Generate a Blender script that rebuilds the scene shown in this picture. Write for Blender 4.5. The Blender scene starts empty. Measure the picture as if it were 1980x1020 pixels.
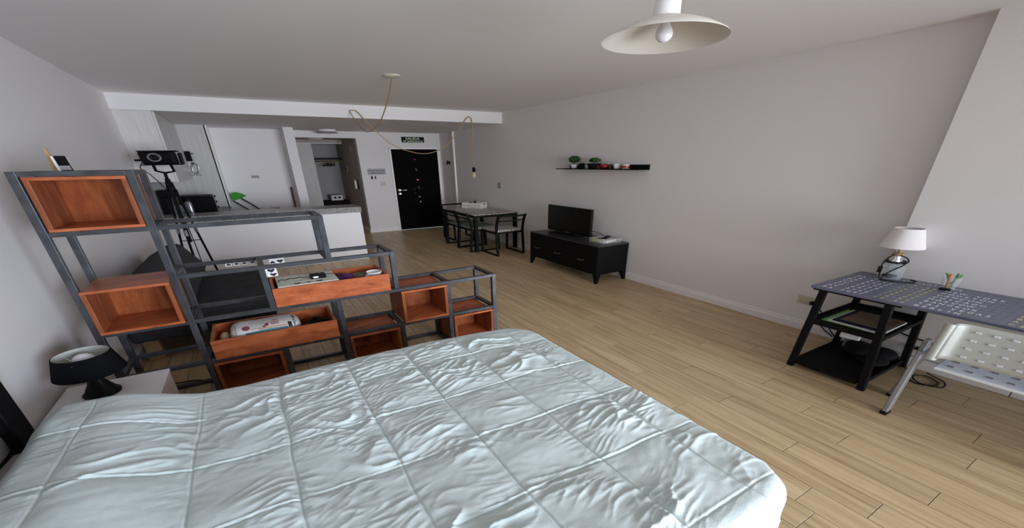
import bpy, math, random
import numpy as np
from mathutils import Matrix, Vector

random.seed(7)
scene = bpy.context.scene
COL = scene.collection

# ---------------------------------------------------------------- floor plan
# The flat's plan is a parallelogram: its long walls run along world +Y and its
# cross walls meet them at about 109 degrees.  All positions below are given as
# (x along the cross walls, y along the long walls, z up) and laid out with
# these two plan axes.
KX, KY, TH = 1.3510083, 1.1377039, -0.331614
EX = np.array([KX * math.cos(TH), KX * math.sin(TH)])
EY = np.array([0.0, KY])


def W(p):
    return np.array([p[0] * EX[0], p[0] * EX[1] + p[1] * EY[1], p[2]])


# ---------------------------------------------------------------- camera
CAM_H, CAM_YAW, CAM_PITCH, CAM_ROLL, CAM_F = 1.68766, 0.717363, -0.332672, -0.012113, 569.80559
cf = np.array([math.sin(CAM_YAW) * math.cos(CAM_PITCH), math.cos(CAM_YAW) * math.cos(CAM_PITCH), math.sin(CAM_PITCH)])
cr0 = np.array([math.cos(CAM_YAW), -math.sin(CAM_YAW), 0.0])
cu0 = np.cross(cr0, cf)
cc, cs = math.cos(CAM_ROLL), math.sin(CAM_ROLL)
cr, cu = cc * cr0 + cs * cu0, -cs * cr0 + cc * cu0
cam_data = bpy.data.cameras.new('camera')
cam_data.sensor_fit = 'HORIZONTAL'
cam_data.sensor_width = 36.0
cam_data.lens = CAM_F * 36.0 / 1980.0
cam_data.clip_start = 0.02
cam = bpy.data.objects.new('camera', cam_data)
COL.objects.link(cam)
cam.matrix_world = Matrix(((cr[0], cu[0], -cf[0], 0), (cr[1], cu[1], -cf[1], 0), (cr[2], cu[2], -cf[2], CAM_H), (0, 0, 0, 1)))
scene.camera = cam

# ---------------------------------------------------------------- light, sky, exposure
scene.view_settings.view_transform = 'Standard'
scene.view_settings.look = 'None'
scene.view_settings.gamma = 1.0
scene.view_settings.use_curve_mapping = False
scene.view_settings.exposure = 0.0
scene.cycles.use_denoising = True
scene.cycles.diffuse_bounces = 10
scene.cycles.max_bounces = 16
scene.cycles.transparent_max_bounces = 12
scene.cycles.caustics_reflective = False
scene.cycles.caustics_refractive = False

world = bpy.data.worlds.new('overcast_sky')
scene.world = world
world.use_nodes = True
wn = world.node_tree.nodes
wn['Background'].inputs[0].default_value = (0.82, 0.90, 1.0, 1)
wn['Background'].inputs[1].default_value = 1.0

WIN_Y = -2.40            # window wall behind the camera
WIN_X0, WIN_X1, WIN_Z0, WIN_Z1 = 0.30, 3.00, 0.05, 2.40


def sky_panel(name, phi, pitch, energy, color, spread, size=(4.6, 2.9), back=1.1):
    """bright overcast sky outside the window: light enters along a direction phi
    degrees to the left of the side walls and pitch degrees downwards"""
    L = bpy.data.lights.new(name, 'AREA')
    L.shape = 'RECTANGLE'
    L.size, L.size_y = size
    L.energy = energy
    L.color = color
    L.spread = math.radians(spread)
    o = bpy.data.objects.new(name, L)
    COL.objects.link(o)
    a, p = math.radians(phi), math.radians(pitch)
    d = Vector((-math.sin(a) * math.cos(p), math.cos(a) * math.cos(p), -math.sin(p)))
    zc = -d
    xc = Vector((0, 0, 1)).cross(zc).normalized()
    yc = zc.cross(xc)
    c = Vector(W(((WIN_X0 + WIN_X1) / 2, WIN_Y - 0.14, (WIN_Z0 + WIN_Z1) / 2))) - d * back
    o.matrix_world = Matrix(((xc.x, yc.x, zc.x, c.x), (xc.y, yc.y, zc.y, c.y), (xc.z, yc.z, zc.z, c.z), (0, 0, 0, 1)))
    return o


sky_panel('sky_daylight', 7, 3, 136.0, (0.91, 0.945, 1.0), 76)
sky_panel('sky_daylight_side', 27, 4, 84.0, (0.80, 0.93, 1.12), 62)

# ---------------------------------------------------------------- materials
MATS = {}


def new_mat(name):
    m = bpy.data.materials.new(name)
    m.use_nodes = True
    nt = m.node_tree
    b = nt.nodes['Principled BSDF']
    MATS[name] = m
    return m, nt, b


def N(nt, typ, **kw):
    n = nt.nodes.new(typ)
    for k, v in kw.items():
        setattr(n, k, v)
    return n


def simple(name, col, rough=0.6, metal=0.0, bump=0.0, bscale=80.0, spec=None, var=0.0, vscale=6.0, sheen=0.0):
    m, nt, b = new_mat(name)
    b.inputs['Base Color'].default_value = (*col, 1)
    b.inputs['Roughness'].default_value = rough
    b.inputs['Metallic'].default_value = metal
    if spec is not None:
        b.inputs['Specular IOR Level'].default_value = spec
    if sheen:
        b.inputs['Sheen Weight'].default_value = sheen
    if bump or var:
        tc = N(nt, 'ShaderNodeTexCoord')
        if var:
            nz = N(nt, 'ShaderNodeTexNoise')
            nz.inputs['Scale'].default_value = vscale
            nz.inputs['Detail'].default_value = 4
            nt.links.new(tc.outputs['Object'], nz.inputs['Vector'])
            r = N(nt, 'ShaderNodeValToRGB')
            r.color_ramp.elements[0].position = 0.3
            r.color_ramp.elements[1].position = 0.7
            r.color_ramp.elements[0].color = (*[c * (1 - var) for c in col], 1)
            r.color_ramp.elements[1].color = (*[min(1, c * (1 + var)) for c in col], 1)
            nt.links.new(nz.outputs['Fac'], r.inputs['Fac'])
            nt.links.new(r.outputs['Color'], b.inputs['Base Color'])
        if bump:
            n2 = N(nt, 'ShaderNodeTexNoise')
            n2.inputs['Scale'].default_value = bscale
            n2.inputs['Detail'].default_value = 3
            nt.links.new(tc.outputs['Object'], n2.inputs['Vector'])
            bp = N(nt, 'ShaderNodeBump')
            bp.inputs['Strength'].default_value = bump
            bp.inputs['Distance'].default_value = 0.004
            nt.links.new(n2.outputs['Fac'], bp.inputs['Height'])
            nt.links.new(bp.outputs['Normal'], b.inputs['Normal'])
    return m


def wood(name, stops, scale=(2, 22, 22), rough=0.45, knots=True, rnd=0.0, bump=0.12):
    """streaky wood; stops = list of (pos, rgb); scale stretches the grain."""
    m, nt, b = new_mat(name)
    b.inputs['Roughness'].default_value = rough
    tc = N(nt, 'ShaderNodeTexCoord')
    mp = N(nt, 'ShaderNodeMapping')
    mp.inputs['Scale'].default_value = scale
    oi = N(nt, 'ShaderNodeObjectInfo')
    mul = N(nt, 'ShaderNodeVectorMath', operation='SCALE')
    cmb = N(nt, 'ShaderNodeCombineXYZ')
    for i in range(3):
        nt.links.new(oi.outputs['Random'], cmb.inputs[i])
    mul.inputs['Scale'].default_value = 31.0
    nt.links.new(cmb.outputs[0], mul.inputs[0])
    add = N(nt, 'ShaderNodeVectorMath', operation='ADD')
    nt.links.new(tc.outputs['Object'], mp.inputs['Vector'])
    nt.links.new(mp.outputs[0], add.inputs[0])
    nt.links.new(mul.outputs[0], add.inputs[1])
    nz = N(nt, 'ShaderNodeTexNoise')
    nz.inputs['Scale'].default_value = 1.0
    nz.inputs['Detail'].default_value = 6
    nz.inputs['Roughness'].default_value = 0.62
    nz.inputs['Distortion'].default_value = 0.6
    nt.links.new(add.outputs[0], nz.inputs['Vector'])
    r = N(nt, 'ShaderNodeValToRGB')
    while len(r.color_ramp.elements) < len(stops):
        r.color_ramp.elements.new(0.5)
    for e, (p, c) in zip(r.color_ramp.elements, stops):
        e.position = p
        e.color = (*c, 1)
    nt.links.new(nz.outputs['Fac'], r.inputs['Fac'])
    out = r.outputs['Color']
    if rnd:
        hs = N(nt, 'ShaderNodeHueSaturation')
        mr = N(nt, 'ShaderNodeMapRange')
        mr.inputs['To Min'].default_value = 1 - rnd
        mr.inputs['To Max'].default_value = 1 + rnd
        nt.links.new(oi.outputs['Random'], mr.inputs['Value'])
        nt.links.new(mr.outputs[0], hs.inputs['Value'])
        nt.links.new(out, hs.inputs['Color'])
        out = hs.outputs['Color']
    nt.links.new(out, b.inputs['Base Color'])
    bp = N(nt, 'ShaderNodeBump')
    bp.inputs['Strength'].default_value = bump
    bp.inputs['Distance'].default_value = 0.002
    nt.links.new(nz.outputs['Fac'], bp.inputs['Height'])
    nt.links.new(bp.outputs['Normal'], b.inputs['Normal'])
    return m


def speckle(name, cols, scale, rough=0.35, kind='voronoi'):
    m, nt, b = new_mat(name)
    b.inputs['Roughness'].default_value = rough
    tc = N(nt, 'ShaderNodeTexCoord')
    v = N(nt, 'ShaderNodeTexVoronoi')
    v.inputs['Scale'].default_value = scale
    nt.links.new(tc.outputs['Object'], v.inputs['Vector'])
    sp = N(nt, 'ShaderNodeSeparateColor')
    nt.links.new(v.outputs['Color'], sp.inputs[0])
    r = N(nt, 'ShaderNodeValToRGB')
    r.color_ramp.interpolation = 'CONSTANT'
    while len(r.color_ramp.elements) < len(cols):
        r.color_ramp.elements.new(0.5)
    for i, (e, c) in enumerate(zip(r.color_ramp.elements, cols)):
        e.position = i / len(cols)
        e.color = (*c, 1)
    nt.links.new(sp.outputs[0], r.inputs['Fac'])
    nt.links.new(r.outputs['Color'], b.inputs['Base Color'])
    return m


def glass(name, col=(1, 1, 1), rough=0.02, alpha=0.25):
    m, nt, b = new_mat(name)
    b.inputs['Base Color'].default_value = (*col, 1)
    b.inputs['Roughness'].default_value = rough
    tr = N(nt, 'ShaderNodeBsdfTransparent')
    tr.inputs[0].default_value = (*[0.6 + 0.4 * c for c in col], 1)
    mx = N(nt, 'ShaderNodeMixShader')
    lw = N(nt, 'ShaderNodeLayerWeight')
    lw.inputs[0].default_value = 0.22
    mr = N(nt, 'ShaderNodeMapRange')
    mr.inputs['To Min'].default_value = alpha
    mr.inputs['To Max'].default_value = min(1, alpha + 0.30)
    nt.links.new(lw.outputs['Facing'], mr.inputs['Value'])
    nt.links.new(mr.outputs[0], mx.inputs[0])
    nt.links.new(tr.outputs[0], mx.inputs[1])
    nt.links.new(b.outputs[0], mx.inputs[2])
    nt.links.new(mx.outputs[0], nt.nodes['Material Output'].inputs['Surface'])
    return m


PAINT = simple('wall_paint', (0.80, 0.775, 0.778), 0.75, bump=0.10, bscale=160)
CEILP = simple('ceiling_paint', (0.86, 0.84, 0.835), 0.8, bump=0.08, bscale=160)
WHITEP = simple('white_lacquer', (0.88, 0.86, 0.87), 0.35)
GROUT = simple('floor_grout', (0.10, 0.075, 0.055), 0.9)
TILE = wood('wood_look_tile', [(0.24, (0.29, 0.195, 0.105)), (0.42, (0.47, 0.335, 0.187)), (0.6, (0.58, 0.432, 0.255)), (0.8, (0.65, 0.50, 0.31))], scale=(26, 1.6, 8), rough=0.36, rnd=0.07, bump=0.05)
STEEL = simple('dark_steel_tube', (0.085, 0.088, 0.098), 0.42, 0.55, var=0.25, vscale=14)
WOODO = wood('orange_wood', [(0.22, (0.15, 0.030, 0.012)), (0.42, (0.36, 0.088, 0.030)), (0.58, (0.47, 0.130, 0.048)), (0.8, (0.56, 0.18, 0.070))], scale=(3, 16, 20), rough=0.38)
WOODV_SHADED = wood('orange_wood_upright_shaded', [(0.22, (0.10, 0.022, 0.009)), (0.42, (0.22, 0.056, 0.020)), (0.58, (0.32, 0.092, 0.032)), (0.8, (0.44, 0.145, 0.052))], scale=(14, 14, 3), rough=0.38)  # same wood, upright grain, darkened to carry the shade inside the cubes
BLACKM = simple('black_metal', (0.005, 0.0045, 0.005), 0.6, 0.0, spec=0.12)
BLACKP = simple('black_plastic', (0.005, 0.005, 0.0055), 0.5, spec=0.2)
BLACKW = simple('black_wood', (0.006, 0.0055, 0.0065), 0.65, spec=0.12, var=0.25, vscale=30)
DOORM = simple('black_door_paint', (0.002, 0.0018, 0.002), 0.7, spec=0.06)
CHAR = simple('charcoal_fabric', (0.028, 0.027, 0.030), 0.95, bump=0.5, bscale=260, var=0.25, vscale=18)
LAMPB = simple('black_lamp_fabric', (0.0045, 0.0045, 0.006), 0.95, spec=0.08, bump=0.3, bscale=300)
LAMPIN = simple('shade_lining', (0.55, 0.56, 0.52), 0.8)
LAMPW = simple('white_shade_fabric', (0.80, 0.77, 0.78), 0.85, bump=0.15, bscale=300)
DUVET = simple('mint_cotton', (0.615, 0.70, 0.695), 0.92, spec=0.2, bump=0.35, bscale=420)
SHEET = simple('tan_sheet', (0.42, 0.27, 0.13), 0.9)
PILLOW = simple('grey_pillow_cotton', (0.32, 0.28, 0.27), 0.9)
GRAN = speckle('grey_granite', [(0.20, 0.19, 0.19), (0.36, 0.35, 0.34), (0.46, 0.44, 0.43), (0.10, 0.10, 0.10), (0.40, 0.38, 0.37), (0.30, 0.29, 0.28)], 150)
MELA = wood('pale_melamine', [(0.2, (0.56, 0.54, 0.52)), (0.5, (0.66, 0.64, 0.62)), (0.8, (0.72, 0.70, 0.68))], scale=(24, 24, 2), rough=0.4, bump=0.03)
DARKTOP = simple('dark_worktop', (0.035, 0.033, 0.033), 0.3)
CHROME = simple('chrome', (0.75, 0.75, 0.76), 0.15, 1.0)
SILVER = simple('silver_steel', (0.38, 0.38, 0.40), 0.32, 0.9)
ALU = simple('satin_aluminium', (0.27, 0.28, 0.30), 0.45, 0.35)
BRASS = simple('brass', (0.75, 0.52, 0.18), 0.3, 1.0)
CORD = simple('golden_textile_cord', (0.42, 0.27, 0.13), 0.7)
GLASS = glass('clear_glass', (0.92, 0.95, 0.97), 0.03, 0.035)
PLASTC = glass('clear_plastic', (0.92, 0.94, 0.95), 0.15, 0.10)
BULB = simple('opal_bulb', (0.78, 0.76, 0.80), 0.2)
SCREEN = simple('tv_screen', (0.003, 0.003, 0.0035), 0.22, spec=0.3)
GREEN = simple('green_leaf', (0.035, 0.11, 0.02), 0.6, var=0.4, vscale=60)
GREENB = simple('bright_green_plastic', (0.13, 0.52, 0.08), 0.4)
GREEND = simple('dark_green_leaf', (0.03, 0.075, 0.018), 0.6, var=0.4, vscale=60)
ORANGE = simple('orange_plastic', (0.75, 0.22, 0.06), 0.4)
REDM = simple('red_lacquer', (0.34, 0.015, 0.018), 0.25)
WHITEC = simple('white_ceramic', (0.82, 0.81, 0.82), 0.18)
PURP = simple('purple_cloth', (0.09, 0.015, 0.12), 0.5)
MAROON = simple('maroon_cloth', (0.14, 0.01, 0.035), 0.6)
STONEC = simple('grey_stoneware', (0.20, 0.165, 0.135), 0.7, var=0.4, vscale=30)
NAVY = simple('navy_plastic', (0.008, 0.011, 0.028), 0.5, spec=0.2)
PAPER = simple('paper', (0.72, 0.70, 0.68), 0.8)
PRINTW = simple('white_print', (0.78, 0.80, 0.88), 0.5)
PRINTY = simple('yellow_print', (0.62, 0.60, 0.22), 0.5)
PRINTG = simple('green_glow_print', (0.66, 0.70, 0.56), 0.6)
PRINTD = simple('dark_print', (0.02, 0.02, 0.03), 0.6)
PRINTP = simple('faded_grey_print', (0.22, 0.21, 0.22), 0.7)
PINKP = simple('pink_print', (0.55, 0.15, 0.20), 0.7)
TEALP = simple('teal_print', (0.10, 0.26, 0.32), 0.7)
ORANP = simple('pale_orange_print', (0.60, 0.38, 0.22), 0.7)
SIGNG = simple('dark_green_sign', (0.003, 0.014, 0.008), 0.6, spec=0.1)
CREAM = simple('cream_wood', (0.66, 0.66, 0.56), 0.6)
PLAQ = simple('lilac_grey_plaque', (0.42, 0.41, 0.46), 0.6)
IVORY = simple('ivory_plastic', (0.58, 0.54, 0.42), 0.4)
TAPE = simple('desk_laminate', (0.115, 0.124, 0.190), 0.34, var=0.12, vscale=20)
BROWNS = simple('brown_stick', (0.10, 0.045, 0.032), 0.6)
BROWNC = wood('brown_cover', [(0.3, (0.13, 0.08, 0.05)), (0.7, (0.24, 0.16, 0.10))], scale=(20, 3, 3), rough=0.6)
LTWOOD = simple('light_pine', (0.42, 0.28, 0.13), 0.6)
GREYP = simple('grey_plastic', (0.30, 0.30, 0.32), 0.45)
FROST = simple('frosted_white_plastic', (0.47, 0.49, 0.465), 0.32)
FROSTS = simple('white_gloss_plastic', (0.74, 0.79, 0.88), 0.3)
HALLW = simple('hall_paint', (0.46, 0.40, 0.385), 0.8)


def marble_top():
    m, nt, b = new_mat('printed_table_top')
    b.inputs['Roughness'].default_value = 0.35
    tc = N(nt, 'ShaderNodeTexCoord')
    nz = N(nt, 'ShaderNodeTexNoise')
    nz.inputs['Scale'].default_value = 9
    nz.inputs['Detail'].default_value = 7
    nz.inputs['Distortion'].default_value = 1.6
    nt.links.new(tc.outputs['Object'], nz.inputs['Vector'])
    r = N(nt, 'ShaderNodeValToRGB')
    for _ in range(3):
        r.color_ramp.elements.new(0.5)
    for e, (p, c) in zip(r.color_ramp.elements, [(0.36, (0.05, 0.045, 0.04)), (0.44, (0.40, 0.38, 0.36)), (0.50, (0.62, 0.60, 0.58)), (0.54, (0.16, 0.11, 0.075)), (0.62, (0.66, 0.64, 0.62))]):
        e.position = p
        e.color = (*c, 1)
    nt.links.new(nz.outputs['Fac'], r.inputs['Fac'])
    nt.links.new(r.outputs['Color'], b.inputs['Base Color'])
    return m


MARB = marble_top()


def checker_mat(name, c1, c2, sx, sy):
    m, nt, b = new_mat(name)
    b.inputs['Roughness'].default_value = 0.9
    tc = N(nt, 'ShaderNodeTexCoord')
    mp = N(nt, 'ShaderNodeMapping')
    mp.inputs['Rotation'].default_value = (0, 0, 0.6)
    mp.inputs['Scale'].default_value = (sx, sy, 0.01)
    ck = N(nt, 'ShaderNodeTexWave', wave_type='BANDS', bands_direction='X')
    ck.inputs['Scale'].default_value = 1.0
    ck.inputs['Distortion'].default_value = 4.0
    ck.inputs['Detail'].default_value = 0.0
    ck.inputs['Detail Scale'].default_value = 1.4
    nt.links.new(tc.outputs['Object'], mp.inputs['Vector'])
    nt.links.new(mp.outputs[0], ck.inputs['Vector'])
    r = N(nt, 'ShaderNodeValToRGB')
    r.color_ramp.elements[0].position = 0.46
    r.color_ramp.elements[1].position = 0.54
    r.color_ramp.elements[0].color = (*c1, 1)
    r.color_ramp.elements[1].color = (*c2, 1)
    nt.links.new(ck.outputs['Fac'], r.inputs['Fac'])
    nt.links.new(r.outputs['Color'], b.inputs['Base Color'])
    return m


CUSHBW = checker_mat('black_white_weave', (0.008, 0.007, 0.007), (0.80, 0.76, 0.68), 9, 22)
CUSHGR = checker_mat('green_white_weave', (0.10, 0.13, 0.10), (0.36, 0.42, 0.36), 9, 22)


# ---------------------------------------------------------------- mesh builder
def unit(v):
    v = np.array(v, float)
    return v / (np.linalg.norm(v) + 1e-12)


class B:
    """collects faces in plan coordinates"""

    def __init__(s):
        s.v, s.f, s.m = [], [], []
        s.round = False

    def add(s, vs, fs, mi=0):
        o = len(s.v)
        s.v += [tuple(map(float, p)) for p in vs]
        for f in fs:
            s.f.append([o + i for i in f])
            s.m.append(mi)
        return s

    def hull6(s, c, ux, uy, uz, bev=0.0, mi=0):
        """oriented (chamfered) box: centre c and half vectors"""
        c, ux, uy, uz = (np.array(a, float) for a in (c, ux, uy, uz))
        L = [np.linalg.norm(a) for a in (ux, uy, uz)]
        if np.dot(np.cross(ux, uy), uz) < 0:
            ux = -ux
        if bev <= 0 or bev > 0.45 * min(L):
            bev = min(bev, 0.45 * min(L))
        if bev <= 0:
            P = [c + a * ux + b * uy + d * uz for d in (-1, 1) for b in (-1, 1) for a in (-1, 1)]
            F = [(0, 2, 3, 1), (4, 5, 7, 6), (0, 1, 5, 4), (2, 6, 7, 3), (0, 4, 6, 2), (1, 3, 7, 5)]
            return s.add(P, F, mi)
        k = [1 - bev / l for l in L]
        P, idx = [], {}
        for sx in (-1, 1):
            for sy in (-1, 1):
                for sz in (-1, 1):
                    for ax in range(3):
                        a = [sx * (1 if ax == 0 else k[0]), sy * (1 if ax == 1 else k[1]), sz * (1 if ax == 2 else k[2])]
                        idx[(sx, sy, sz, ax)] = len(P)
                        P.append(c + a[0] * ux + a[1] * uy + a[2] * uz)
        F = []
        pm = (-1, 1)
        for q in pm:
            F.append([idx[(q, -1, -1, 0)], idx[(q, 1, -1, 0)], idx[(q, 1, 1, 0)], idx[(q, -1, 1, 0)]])
            F.append([idx[(-1, q, -1, 1)], idx[(1, q, -1, 1)], idx[(1, q, 1, 1)], idx[(-1, q, 1, 1)]])
            F.append([idx[(-1, -1, q, 2)], idx[(1, -1, q, 2)], idx[(1, 1, q, 2)], idx[(-1, 1, q, 2)]])
            for r in pm:
                F.append([idx[(q, r, -1, 0)], idx[(q, r, 1, 0)], idx[(q, r, 1, 1)], idx[(q, r, -1, 1)]])
                F.append([idx[(q, -1, r, 0)], idx[(q, 1, r, 0)], idx[(q, 1, r, 2)], idx[(q, -1, r, 2)]])
                F.append([idx[(-1, q, r, 1)], idx[(1, q, r, 1)], idx[(1, q, r, 2)], idx[(-1, q, r, 2)]])
                for t in pm:
                    F.append([idx[(q, r, t, 0)], idx[(q, r, t, 1)], idx[(q, r, t, 2)]])
        G = []
        for f in F:
            p = [P[i] for i in f]
            n = np.cross(p[1] - p[0], p[2] - p[0])
            G.append(f if np.dot(n, sum(p) / len(p) - c) > 0 else f[::-1])
        return s.add(P, G, mi)

    def box(s, x0, x1, y0, y1, z0, z1, bev=0.0, mi=0):
        return s.hull6(((x0 + x1) / 2, (y0 + y1) / 2, (z0 + z1) / 2), ((x1 - x0) / 2, 0, 0), (0, (y1 - y0) / 2, 0), (0, 0, (z1 - z0) / 2), bev, mi)

    def bar(s, p, q, w, h, up=(0, 0, 1), bev=0.0, mi=0):
        p, q = np.array(p, float), np.array(q, float)
        d = unit(q - p)
        up = np.array(up, float)
        if abs(np.dot(unit(up), d)) > 0.95:
            up = np.array((0, 1.0, 0))
        a = unit(np.cross(d, up))
        b = unit(np.cross(a, d))
        return s.hull6((p + q) / 2, (q - p) / 2, a * w / 2, b * h / 2, bev, mi)

    def tube(s, pts, r, n=8, closed=False, mi=0, cap=True):
        s.round = True
        pts = [np.array(p, float) for p in pts]
        m = len(pts)
        rr = r if hasattr(r, '__len__') else [r] * m
        T = []
        for i in range(m):
            a = pts[(i - 1) % m] if (closed or i > 0) else pts[i]
            b = pts[(i + 1) % m] if (closed or i < m - 1) else pts[i]
            T.append(unit(b - a))
        up = np.array((0, 0, 1.0))
        if abs(np.dot(T[0], up)) > 0.9:
            up = np.array((1.0, 0, 0))
        nrm = unit(np.cross(np.cross(T[0], up), T[0]))
        V = []
        for i in range(m):
            nrm = unit(nrm - T[i] * np.dot(nrm, T[i]))
            bn = np.cross(T[i], nrm)
            for j in range(n):
                a = 2 * math.pi * j / n
                V.append(pts[i] + rr[i] * (math.cos(a) * nrm + math.sin(a) * bn))
        F = []
        for i in range(m if closed else m - 1):
            k = (i + 1) % m
            for j in range(n):
                l = (j + 1) % n
                F.append((i * n + j, i * n + l, k * n + l, k * n + j))
        if cap and not closed:
            F.append(tuple(range(n))[::-1])
            F.append(tuple((m - 1) * n + j for j in range(n)))
        return s.add(V, F, mi)

    def lathe(s, prof, c, n=32, mi=0, axis=None):
        """prof: (r, h) from bottom to top, outside to the right; axis: (u, v, w) frame"""
        s.round = True
        c = np.array(c, float)
        u, v, w = axis if axis is not None else ((1, 0, 0), (0, 1, 0), (0, 0, 1))
        u, v, w = (np.array(a, float) for a in (u, v, w))
        V, F = [], []
        m = len(prof)
        for (r, h) in prof:
            for j in range(n):
                a = 2 * math.pi * j / n
                V.append(c + r * (math.cos(a) * u + math.sin(a) * v) + h * w)
        for i in range(m - 1):
            for j in range(n):
                l = (j + 1) % n
                F.append((i * n + j, i * n + l, (i + 1) * n + l, (i + 1) * n + j))
        shut = prof[0] == prof[-1]
        if prof[0][0] > 1e-5 and not shut:
            F.append(tuple(range(n))[::-1])
        if prof[-1][0] > 1e-5 and not shut:
            F.append(tuple((m - 1) * n + j for j in range(n)))
        return s.add(V, F, mi)

    def prism(s, poly, c, u, v, w, mi=0):
        """polygon (a, b) in the u, v plane at c, extruded along vector w"""
        c, u, v, w = (np.array(a, float) for a in (c, u, v, w))
        k = len(poly)
        area = sum(poly[i][0] * poly[(i + 1) % k][1] - poly[(i + 1) % k][0] * poly[i][1] for i in range(k))
        if area * np.dot(np.cross(u, v), w) < 0:
            poly = poly[::-1]
        V = [c + a * u + b * v for a, b in poly] + [c + a * u + b * v + w for a, b in poly]
        F = [tuple(range(k))[::-1], tuple(range(k, 2 * k))]
        for i in range(k):
            l = (i + 1) % k
            F.append((i, l, k + l, k + i))
        return s.add(V, F, mi)

    def grid(s, fn, nu, nv, mi=0, flip=False):
        s.round = True
        V = [fn(i / nu, j / nv) for j in range(nv + 1) for i in range(nu + 1)]
        F = []
        for j in range(nv):
            for i in range(nu):
                a = j * (nu + 1) + i
                q = (a, a + 1, a + nu + 2, a + nu + 1)
                F.append(q[::-1] if flip else q)
        return s.add(V, F, mi)

    def ball(s, c, r, n=16, mi=0):
        r = r if hasattr(r, '__len__') else (r, r, r)
        k = n // 2
        o = len(s.v)
        s.lathe([(math.sin(math.pi * i / k), -math.cos(math.pi * i / k)) for i in range(k + 1)], (0, 0, 0), n, mi)
        for i in range(o, len(s.v)):
            p = s.v[i]
            s.v[i] = (c[0] + p[0] * r[0], c[1] + p[1] * r[1], c[2] + p[2] * r[2])
        return s

    def text(s, body, c, u, v, size, mi=0, lift=0.0, bold=0.0, align='LEFT', sx=1.0):
        cu_ = bpy.data.curves.new('t', 'FONT')
        cu_.body = body
        cu_.size = size
        cu_.align_x = align
        cu_.offset = bold
        cu_.resolution_u = 2
        ob = bpy.data.objects.new('t', cu_)
        COL.objects.link(ob)
        dg = bpy.context.evaluated_depsgraph_get()
        me = bpy.data.meshes.new_from_object(ob.evaluated_get(dg))
        c, u, v = (np.array(a, float) for a in (c, u, v))
        w = np.cross(u, v)
        V = [c + p.co.x * sx * u + p.co.y * v + lift * w for p in me.vertices]
        F = []
        for p in me.polygons:
            F.append(tuple(p.vertices) if p.normal.z > 0 else tuple(p.vertices)[::-1])
        s.add(V, F, mi)
        bpy.data.objects.remove(ob)
        bpy.data.curves.remove(cu_)
        bpy.data.meshes.remove(me)
        return s


ORG = {}
INF = (0.0, 0.0, 0.0)


def mesh_of(name, b, mats, o, smooth=40):
    V = np.array(b.v, float).reshape(-1, 3) - np.array(o, float)
    Wv = np.empty_like(V)
    Wv[:, 0] = V[:, 0] * EX[0]
    Wv[:, 1] = V[:, 0] * EX[1] + V[:, 1] * EY[1]
    Wv[:, 2] = V[:, 2]
    me = bpy.data.meshes.new(name)
    me.from_pydata(Wv.tolist(), [], b.f)
    mats = mats if isinstance(mats, (list, tuple)) else [mats]
    for m in mats:
        me.materials.append(m)
    if len(mats) > 1:
        me.polygons.foreach_set('material_index', b.m)
    if smooth == 40:
        smooth = 58 if b.round else 0
    if smooth:
        me.polygons.foreach_set('use_smooth', [True] * len(me.polygons))
        me.set_sharp_from_angle(angle=math.radians(smooth))
    me.update()
    return me


def tag(o, label=None, cat=None, group=None, kind=None):
    for k, v in (('label', label), ('category', cat), ('group', group), ('kind', kind)):
        if v:
            o[k] = v
    return o


def thing(name, label, cat, o, group=None):
    e = bpy.data.objects.new(name, None)
    e.empty_display_size = 0.05
    COL.objects.link(e)
    e.location = W(o)
    ORG[e.name] = np.array(o, float)
    return tag(e, label, cat, group)


def part(parent, name, b, mats, label=None, kind=None, smooth=40, o=None):
    po = ORG[parent.name]
    o = po if o is None else np.array(o, float)
    ob = bpy.data.objects.new(name, mesh_of(name, b, mats, o, smooth))
    COL.objects.link(ob)
    ob.parent = parent
    ob.location = W(o) - W(po)
    ORG[ob.name] = o
    return tag(ob, label, None, None, kind)


def single(name, b, mats, label, cat, o, group=None, smooth=40, kind=None):
    ob = bpy.data.objects.new(name, mesh_of(name, b, mats, o, smooth))
    COL.objects.link(ob)
    ob.location = W(o)
    ORG[ob.name] = np.array(o, float)
    return tag(ob, label, cat, group, kind)


def struct(name, b, mats, smooth=0, o=INF):
    ob = bpy.data.objects.new(name, mesh_of(name, b, mats, o, smooth))
    COL.objects.link(ob)
    ob.location = W(o)
    ORG[ob.name] = np.array(o, float)
    ob['kind'] = 'structure'
    return ob


def spart(parent, name, b, mats, smooth=0):
    ob = part(parent, name, b, mats, smooth=smooth)
    return ob


def bez(pts, n=6):
    """Catmull-Rom through pts"""
    P = [np.array(p, float) for p in pts]
    P = [2 * P[0] - P[1]] + P + [2 * P[-1] - P[-2]]
    out = []
    for i in range(1, len(P) - 2):
        for k in range(n):
            t = k / n
            out.append(0.5 * ((2 * P[i]) + (-P[i - 1] + P[i + 1]) * t + (2 * P[i - 1] - 5 * P[i] + 4 * P[i + 1] - P[i + 2]) * t * t + (-P[i - 1] + 3 * P[i] - 3 * P[i + 1] + P[i + 2]) * t ** 3))
    out.append(P[-2])
    return out


X_, Y_, Z_ = (1, 0, 0), (0, 1, 0), (0, 0, 1)

# ================================================================ ROOM
XR, XL, YB, Y1 = 3.1601, -0.8528, 7.737, 5.504
HC, ZS = 2.5905, 2.398
PIER_X, PIER_Y = 3.072, 0.892
HX0, HX1 = 0.833, 1.722          # hall opening
HEND = 9.55

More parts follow.
